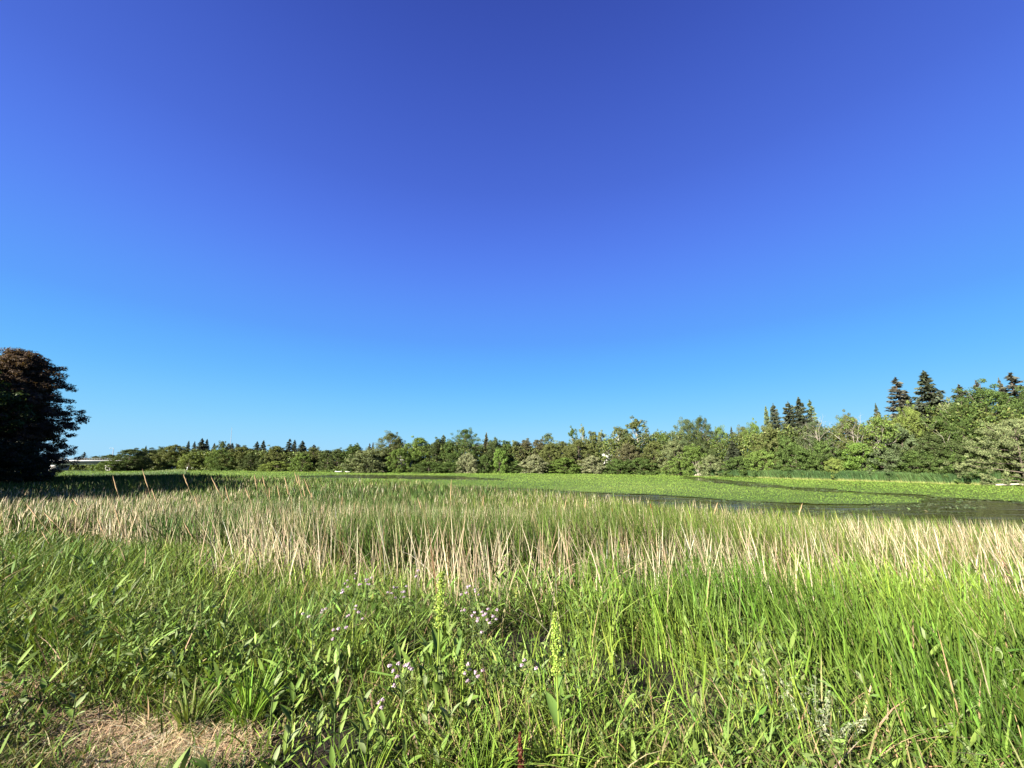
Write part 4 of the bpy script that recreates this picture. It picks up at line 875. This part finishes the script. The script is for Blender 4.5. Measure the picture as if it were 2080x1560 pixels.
CT = [(1711, 1057, 'darkest cattail head standing tall at the pond edge on the right'), (1751, 1204, 'long reddish cattail head low in the right sedge'), (2073, 1172, 'reddish cattail head cut by the right edge'), (1824, 1068, 'brown cattail head right of the darkest one'), (1567, 1052, 'brown cattail head at the left end of the right pale band'), (1868, 1075, 'brown cattail head in the right pale band'), (1970, 1118, 'brown cattail head near the right edge, upper'), (1320, 1020, 'orange brown cattail head before the middle of the near water'), (1243, 1028, 'orange brown cattail head left of the middle of the near water'),
      (1345, 1050, 'brown cattail head among pale stalks right of centre'), (1780, 1128, 'brown cattail head above the long reddish one'), (1400, 1058, 'brown cattail head second right of centre'), (1462, 1066, 'brown cattail head left of a dark gap'), (1655, 1095, 'brown cattail head low in the pale band'), (1745, 1062, 'small brown cattail head beside the darkest one'), (1920, 1095, 'small brown cattail head near the right edge'), (1815, 1145, 'slanting brown cattail head deep in the right sedge'), (1118, 1040, 'small brown cattail head at the left start of the pale band'), (1078, 1046, 'faint brown cattail head left of the pale band')]
for x, y, l_ in CT: cattail(x, y, l_, hl=0.22 if '1204' in str(y) else 0.17, lean=-0.12 if x > 1250 else -0.04, col=(0.25, 0.10, 0.03) if 'orange' in l_ else ((0.06, 0.03, 0.02) if 'darkest' in l_ else (0.17, 0.06, 0.025)))

# ------------------------------------------------------------------ foreground plants
def leaf_mesh(L, Wd, col, curl=0.25, fold=0.35, seg=7):
    mb = MB(); V = []
    for i in range(seg+1):
        t = i/seg; w_ = Wd/2*math.sin(math.pi*min(1, t*0.9+0.08))**0.85 if t < 1 else 0.0004
        x = L*t*(1-curl*0.25*t); z = -curl*L*t*t*0.6
        V += [(x, -w_, z+fold*w_), (x, 0, z), (x, w_, z+fold*w_)]
    Fc = [[i*3+j, i*3+3+j, i*3+4+j, i*3+1+j] for i in range(seg) for j in (0, 1)]
    mb.add(V, Fc, col); return mb.mesh('leaf', M_leaf, True)
LM = [leaf_mesh(0.13, 0.032, (0.165, 0.270, 0.050), 0.15), leaf_mesh(0.12, 0.030, (0.20, 0.31, 0.062), 0.35), leaf_mesh(0.14, 0.027, (0.24, 0.34, 0.075), 0.05), leaf_mesh(0.11, 0.034, (0.27, 0.34, 0.15), 0.25)]
BIG = [leaf_mesh(0.18, 0.045, (0.18, 0.29, 0.055), 0.3), leaf_mesh(0.16, 0.05, (0.16, 0.27, 0.06), 0.5)]
def add_leaf(o, p, az, el, s=1.0, lib=LM, i=None):
    c = child('leaf', lib[int(rng.integers(len(lib))) if i is None else i], o); c.location = tuple(p); c.rotation_euler = (uni(-0.4, 0.4), -el, az); c.scale = (s, s, s); return c
def foot(px, py, h):
    """ground point below a plant whose top is at this pixel and whose height is h"""
    _, f, u = ray(px, py); z = 2.0
    for _ in range(12):
        k = (z+h-EYE[2])/float(u); X, Y = float(ray(px, py)[0])*k, float(f)*k; z = float(ground_z(X, Y))
    return X, Y, z
def weed(px, py, h, label, nl=8, s=1.0, el=0.95, tip=True):
    X, Y, z = foot(px, py, h); o = empty('leafy_weed', (X, Y, z)); tag(o, label, 'weed', 'broadleaf weeds in the foreground')
    lx, ly = uni(-0.12, 0.06), uni(-0.1, 0.1); ax = lambda t: np.array([lx*h*t, ly*h*t, h*t*0.86])
    mb = MB(); tube(mb, [list(ax(0)), list(ax(0.5)), list(ax(1))], [0.0045, 0.004, 0.0025], (0.13, 0.20, 0.06), 5); mb.build('stem', M_leaf, o)
    a0 = uni(0, 3.14)
    for i in range(nl):
        t = 0.30+0.70*(i//2*2+1)/nl; az = a0+(i//2)*1.45+(i % 2)*math.pi+uni(-0.3, 0.3)
        add_leaf(o, ax(min(t, 1)), az, el*(0.55+0.5*t)+uni(-0.15, 0.15), s*(1.12-0.35*t)*uni(0.85, 1.1))
    return o
def dock(px, py, h, sl, label, col=(0.42, 0.58, 0.10), rw=0.022, leaves=5):
    X, Y, z = foot(px, py, h); o = empty('dock_plant', (X, Y, z)); tag(o, label, 'dock plant', 'dock plants with seed spikes')
    lx = uni(-0.06, 0.02); ax = lambda t: np.array([lx*h*t, 0, h*t])
    mb = MB(); tube(mb, [list(ax(0)), list(ax(0.6)), list(ax(1))], [0.006, 0.005, 0.0015], tuple(np.array(col)*0.7), 5); mb.build('stem', M_leaf, o)
    n = int(1100*sl/0.3); t = uni(1-sl/h, 1, n); rr_ = rw*(1.15-0.75*((t-1+sl/h)/(sl/h))**2)*uni(0.2, 1, n)*(1+0.35*np.sin(t*90)); a = uni(0, 6.28, n)
    P = np.stack([lx*h*t+rr_*np.cos(a), rr_*np.sin(a), h*t], 1); mb = MB()
    cards(mb, P, rng.normal(size=(n, 3)), uni(0.008, 0.014, n), uni(0.006, 0.011, n), jit(col, n, 0.2, 0.08)); mb.build('flower_spike', M_petal, o)
    for i in range(leaves): add_leaf(o, ax(0.12+0.1*i), uni(0, 6.28), uni(0.7, 1.2), uni(0.8, 1.15), BIG)
def flower(px, py, h, nh, label, spread=0.06, col=(0.62, 0.50, 0.58), Ys=None):
    X, Y, z = foot(px, py, h); o = empty('pink_wildflower', (X, Y, z)); tag(o, label, 'wildflower', 'pale pink wildflowers')
    mb = MB(); tube(mb, [[0, 0, 0], [0.01, 0, h*0.5], [0, 0, h*0.86]], [0.004, 0.0035, 0.0025], (0.14, 0.19, 0.07), 5)
    hs = []
    for i in range(nh):
        e = np.array([rng.normal(0, spread), rng.normal(0, spread*0.7), h*uni(0.90, 1.03)-0.02*(i % 3)]); hs.append(e)
        tube(mb, [[0, 0, h*uni(0.70, 0.86)], list((e+np.array([0, 0, h*0.8]))/2+np.array([e[0]*0.2, 0, 0])), list(e)], [0.0022, 0.0018, 0.0014], (0.14, 0.19, 0.07), 4)
    mb.build('stem', M_leaf, o)
    for e in hs:
        n = 46; d = rng.normal(size=(n, 3)); d /= np.linalg.norm(d, axis=1, keepdims=True); d[:, 2] = np.abs(d[:, 2])*0.9-0.2; mb = MB()
        cards(mb, e+d*uni(0.005, 0.013, n)[:, None], d+rng.normal(size=(n, 3))*0.4, uni(0.008, 0.013, n), uni(0.006, 0.009, n), jit(np.array(col)*np.array([1.0, 0.92, 1.0]), n, 0.16, 0.05)); mb.build('flower_head', M_petal, o)
    for i in range(6): add_leaf(o, np.array([0, 0, h*(0.2+0.1*i)]), uni(0, 6.28), uni(0.3, 1.0), uni(0.35, 0.6))
FL = [(748, 1168, 0.72, 9, 'largest pink cluster, highest in the left middle', 0.06), (705, 1184, 0.68, 5, 'pink flower just left of the largest cluster', 0.035), (812, 1188, 0.70, 9, 'greyish pink cluster right of the largest one', 0.06), (847, 1152, 0.85, 2, 'single high pink flower below the reeds', 0.02), (722, 1166, 0.66, 3, 'small pink flower touching the largest cluster', 0.03),
      (960, 1188, 0.70, 9, 'pink cluster right of the tall yellow green spike', 0.055), (720, 1235, 0.55, 7, 'pink cluster below the largest one', 0.045), (692, 1268, 0.50, 4, 'small pink flower, lowest on the left side', 0.03), (945, 1228, 0.55, 2, 'tiny pink bud left of the right hand cluster', 0.02), (985, 1238, 0.60, 11, 'wide pink cluster in the centre right of the spike', 0.07), (975, 1262, 0.52, 4, 'pink flower under the wide central cluster', 0.03),
      (822, 1345, 0.42, 10, 'pink cluster low in the middle foreground', 0.05), (960, 1350, 0.42, 7, 'pink cluster beside the short yellow spike', 0.035), (768, 1414, 0.34, 3, 'faint pink flower low left of the middle cluster', 0.02), (640, 1225, 0.62, 5, 'whitish flower at the left of the pink ones', 0.05), (1073, 1335, 0.45, 3, 'pink tuft before the dark hollow', 0.02)]
for x, y, h, nh, l_, sp in FL: flower(x, y, h, nh, l_, sp, col=(0.66, 0.62, 0.58) if 'whitish' in l_ else ((0.55, 0.48, 0.55) if 'greyish' in l_ else (0.70, 0.58, 0.68)))
dock(893, 1162, 0.95, 0.30, 'tall yellow green seed spike left of centre', rw=0.030)
dock(1133, 1244, 0.80, 0.30, 'bright yellow green spike at centre above a dark hollow', rw=0.026)
dock(946, 1320, 0.50, 0.14, 'short yellow green spike beside a pink cluster', rw=0.018)
dock(940, 1222, 0.60, 0.20, 'thin green spike between the tall one and the pink cluster', col=(0.20, 0.30, 0.06), rw=0.018)
dock(1062, 1488, 0.34, 0.24, 'red brown seed spike at the bottom centre', col=(0.16, 0.045, 0.02), rw=0.014, leaves=2)
dock(1450, 1180, 0.7, 0.25, 'pale green spike hidden in the right sedge', col=(0.22, 0.32, 0.08), rw=0.018, leaves=3)
dock(852, 1380, 0.38, 0.16, 'slim green spike below the low pink cluster', col=(0.22, 0.32, 0.06), rw=0.012, leaves=2)
WD = [(1060, 1322, 0.42, 'weed with upright leaves at the left of the dark hollow', 8, 1.0), (1100, 1335, 0.40, 'broad leaved weed in front of the bright spike', 8, 1.0), (1020, 1290, 0.45, 'narrow weed left of the dark hollow, behind the others', 6, 0.9), (1185, 1380, 0.35, 'small pale weed right of the bright spike', 6, 0.8), (1175, 1290, 0.5, 'weed with one upright leaf right of the bright spike', 8, 0.9), (1135, 1400, 0.36, 'weed with large leaf under the bright spike', 8, 1.0), (1010, 1440, 0.30, 'weed beside the short grass tuft left of the red brown spike', 7, 0.9),
      (1270, 1410, 0.38, 'tall weed in front of the right hand hollow', 9, 1.0), (1300, 1395, 0.38, 'second tall weed in front of the right hand hollow', 8, 1.0), (1230, 1460, 0.30, 'low weed at the bottom right of the middle', 6, 0.9), (1290, 1535, 0.24, 'weed with a drooping leaf at the bottom edge right of centre', 6, 1.1), (1400, 1380, 0.45, 'broad leaved weed in the bright sedge', 7, 0.9), (1395, 1490, 0.28, 'weed at the bottom with a large bright leaf', 6, 1.2), (1420, 1525, 0.24, 'weed at the bottom edge beside the large bright leaf', 5, 1.2),
      (880, 1385, 0.40, 'weed right of the low pink cluster', 8, 0.9), (920, 1420, 0.38, 'pale leaved weed above the bottom grass', 9, 1.0), (960, 1400, 0.36, 'weed under the short yellow spike', 8, 0.9), (870, 1290, 0.55, 'tall weed under the tall yellow green spike', 8, 1.0), (905, 1262, 0.58, 'weed with one wide pale leaf at the foot of the tall spike', 6, 1.2), (825, 1300, 0.5, 'dark weed left of the tall spike', 8, 0.9),
      (690, 1370, 0.38, 'slender leaved weed in the left middle', 9, 1.0), (735, 1400, 0.34, 'weed right of the slender leaved one', 8, 0.9), (660, 1350, 0.40, 'weed behind the slender leaved one', 7, 0.9), (600, 1375, 0.35, 'weed with two hanging leaves in the left middle', 8, 1.0), (560, 1370, 0.35, 'pale weed at the right of the straw', 6, 1.0), (640, 1440, 0.30, 'bushy weed near the bottom left of centre', 9, 1.0), (700, 1450, 0.30, 'bushy weed near the bottom, left of the two alike', 9, 1.0), (745, 1460, 0.30, 'bushy weed near the bottom, right of the two alike', 9, 1.0), (790, 1440, 0.32, 'weed with blue green leaves near the bottom', 8, 1.0), (580, 1480, 0.26, 'weed at the edge of the straw', 7, 1.0), (560, 1530, 0.22, 'low weed at the bottom edge by the straw', 6, 0.9), (830, 1500, 0.26, 'weed at the bottom edge left of the grass tuft', 7, 1.0), (890, 1510, 0.24, 'weed at the bottom edge inside the grass tuft', 6, 1.0), (690, 1530, 0.22, 'low weed at the bottom edge left of centre', 7, 1.0),
      (235, 1170, 0.65, 'tall dark weed with long leaves at left', 9, 1.3), (190, 1205, 0.55, 'weed with pale broad leaves left of the tall dark one', 9, 1.1), (130, 1220, 0.5, 'pale leaved weed further left', 8, 1.0), (60, 1240, 0.45, 'pale leaved weed near the left edge', 8, 1.0), (280, 1230, 0.5, 'weed right of the tall dark one', 8, 1.0), (300, 1300, 0.36, 'weed with a white lit leaf above the straw', 7, 1.0), (30, 1335, 0.3, 'broad leaved weed at the left edge above the straw', 8, 1.1), (100, 1360, 0.28, 'weed sprawling over the left straw patch', 7, 1.1), (160, 1400, 0.24, 'weed between the two straw patches', 6, 0.9), (380, 1290, 0.42, 'weed in the short grass left of the middle', 7, 0.9), (420, 1200, 0.6, 'weed in the long grass left of the middle', 7, 1.0), (500, 1260, 0.5, 'dark weed left of the pink flowers', 8, 0.9), (560, 1230, 0.55, 'weed left of the whitish flower', 7, 0.9),
      (1630, 1380, 0.42, 'weed in the lower right sedge', 8, 1.0), (1700, 1440, 0.34, 'weed left of the pale dry stem, lower right', 7, 1.0), (1780, 1540, 0.22, 'weed at the bottom edge, lower right', 5, 1.1), (1820, 1470, 0.3, 'weed with narrow leaves at lower right', 8, 0.9), (1930, 1380, 0.42, 'tall bright leaved weed at lower right', 9, 1.2), (1905, 1440, 0.36, 'bright leaved weed in front of the tall one at lower right', 8, 1.2), (1960, 1480, 0.3, 'weed with one large pale leaf at lower right', 6, 1.3), (1990, 1520, 0.26, 'weed near the bottom right corner', 7, 1.1), (2030, 1300, 0.6, 'weed by the right edge', 8, 1.0), (1870, 1250, 0.7, 'weed deep in the right sedge', 8, 1.1), (1560, 1290, 0.6, 'weed in the middle of the right sedge', 7, 1.0), (1750, 1330, 0.5, 'weed right of the middle in the right sedge', 7, 1.0)]
for x, y, h, l_, nl, s_ in WD: weed(x, y, h, l_, nl, s_)
# silvery wormwood plant among the sedge
def wormwood(px, py, h, label):
    X, Y, z = foot(px, py, h); o = empty('wormwood_plant', (X, Y, z)); tag(o, label, 'plant', 'silvery wormwood plants')
    for i in range(7):
        az = uni(0, 6.28); sp_ = uni(0.1, 0.5)*h; L = h*uni(0.6, 1.0); e = np.array([math.cos(az)*sp_, math.sin(az)*sp_, L]); mb = MB()
        tube(mb, [[0, 0, 0], list(e*np.array([0.4, 0.4, 0.55])), list(e)], [0.004, 0.003, 0.0015], (0.25, 0.28, 0.14), 4)
        n = 60; t = uni(0.45, 1, n)[:, None]; P = e*np.concatenate([t**1.6, t**1.6, t], 1)+rng.normal(size=(n, 3))*0.018*(1.2-t)
        cards(mb, P, rng.normal(size=(n, 3)), uni(0.01, 0.03, n), uni(0.005, 0.009, n), jit((0.36, 0.42, 0.25), n, 0.25)); mb.build('branch', M_leaf, o)
wormwood(1640, 1385, 0.45, 'silvery feathered plant at lower right, above its twin')
wormwood(1560, 1330, 0.5, 'silvery feathered plant left of the other two')
wormwood(1690, 1430, 0.36, 'lowest silvery feathered plant at lower right')
# bright tufts of grass at the bottom centre
def tuft(px, py, h, n, label, col=(0.17, 0.30, 0.035)):
    X, Y, z = foot(px, py, h); a = uni(0, 6.28, n); r0 = uni(0, 0.07, n); mb = MB()
    blades(mb, np.stack([np.cos(a)*r0, np.sin(a)*r0, np.full(n, -0.01)], 1), h*uni(0.6, 1.1, n), uni(0.005, 0.010, n), uni(0, 3.14, n), np.cos(a)*uni(0.05, 0.4, n), np.sin(a)*uni(0.05, 0.4, n), uni(0.05, 0.5, n), jit(col, n, 0.15), 6, 'leaf')
    o = mb.build('grass_tuft', M_grass); o.location = (X, Y, z); tag(o, label, 'grass tuft', 'grass tufts in the foreground')
tuft(980, 1465, 0.34, 90, 'brightest grass tuft at the bottom centre')
tuft(740, 1500, 0.3, 80, 'yellow green grass tuft at the bottom left of centre', (0.20, 0.30, 0.04))
tuft(520, 1330, 0.4, 70, 'grass tuft right of the straw')
tuft(880, 1520, 0.25, 70, 'grass tuft at the bottom edge, left of the brightest', (0.19, 0.31, 0.04))
tuft(400, 1370, 0.30, 60, 'grass tuft above the big straw patch', (0.19, 0.26, 0.06))
tuft(240, 1120, 0.7, 60, 'dark grass tuft at left behind the weeds', (0.09, 0.18, 0.035))
tuft(610, 1180, 0.7, 60, 'grass tuft left of the pink flowers', (0.09, 0.18, 0.035))
tuft(1130, 1310, 0.55, 24, 'tall blades crossing at the foot of the bright spike')
tuft(1180, 1470, 0.3, 60, 'grass tuft right of the red brown spike', (0.18, 0.28, 0.05))
tuft(1930, 1500, 0.3, 60, 'grass tuft at lower right', (0.18, 0.28, 0.05))
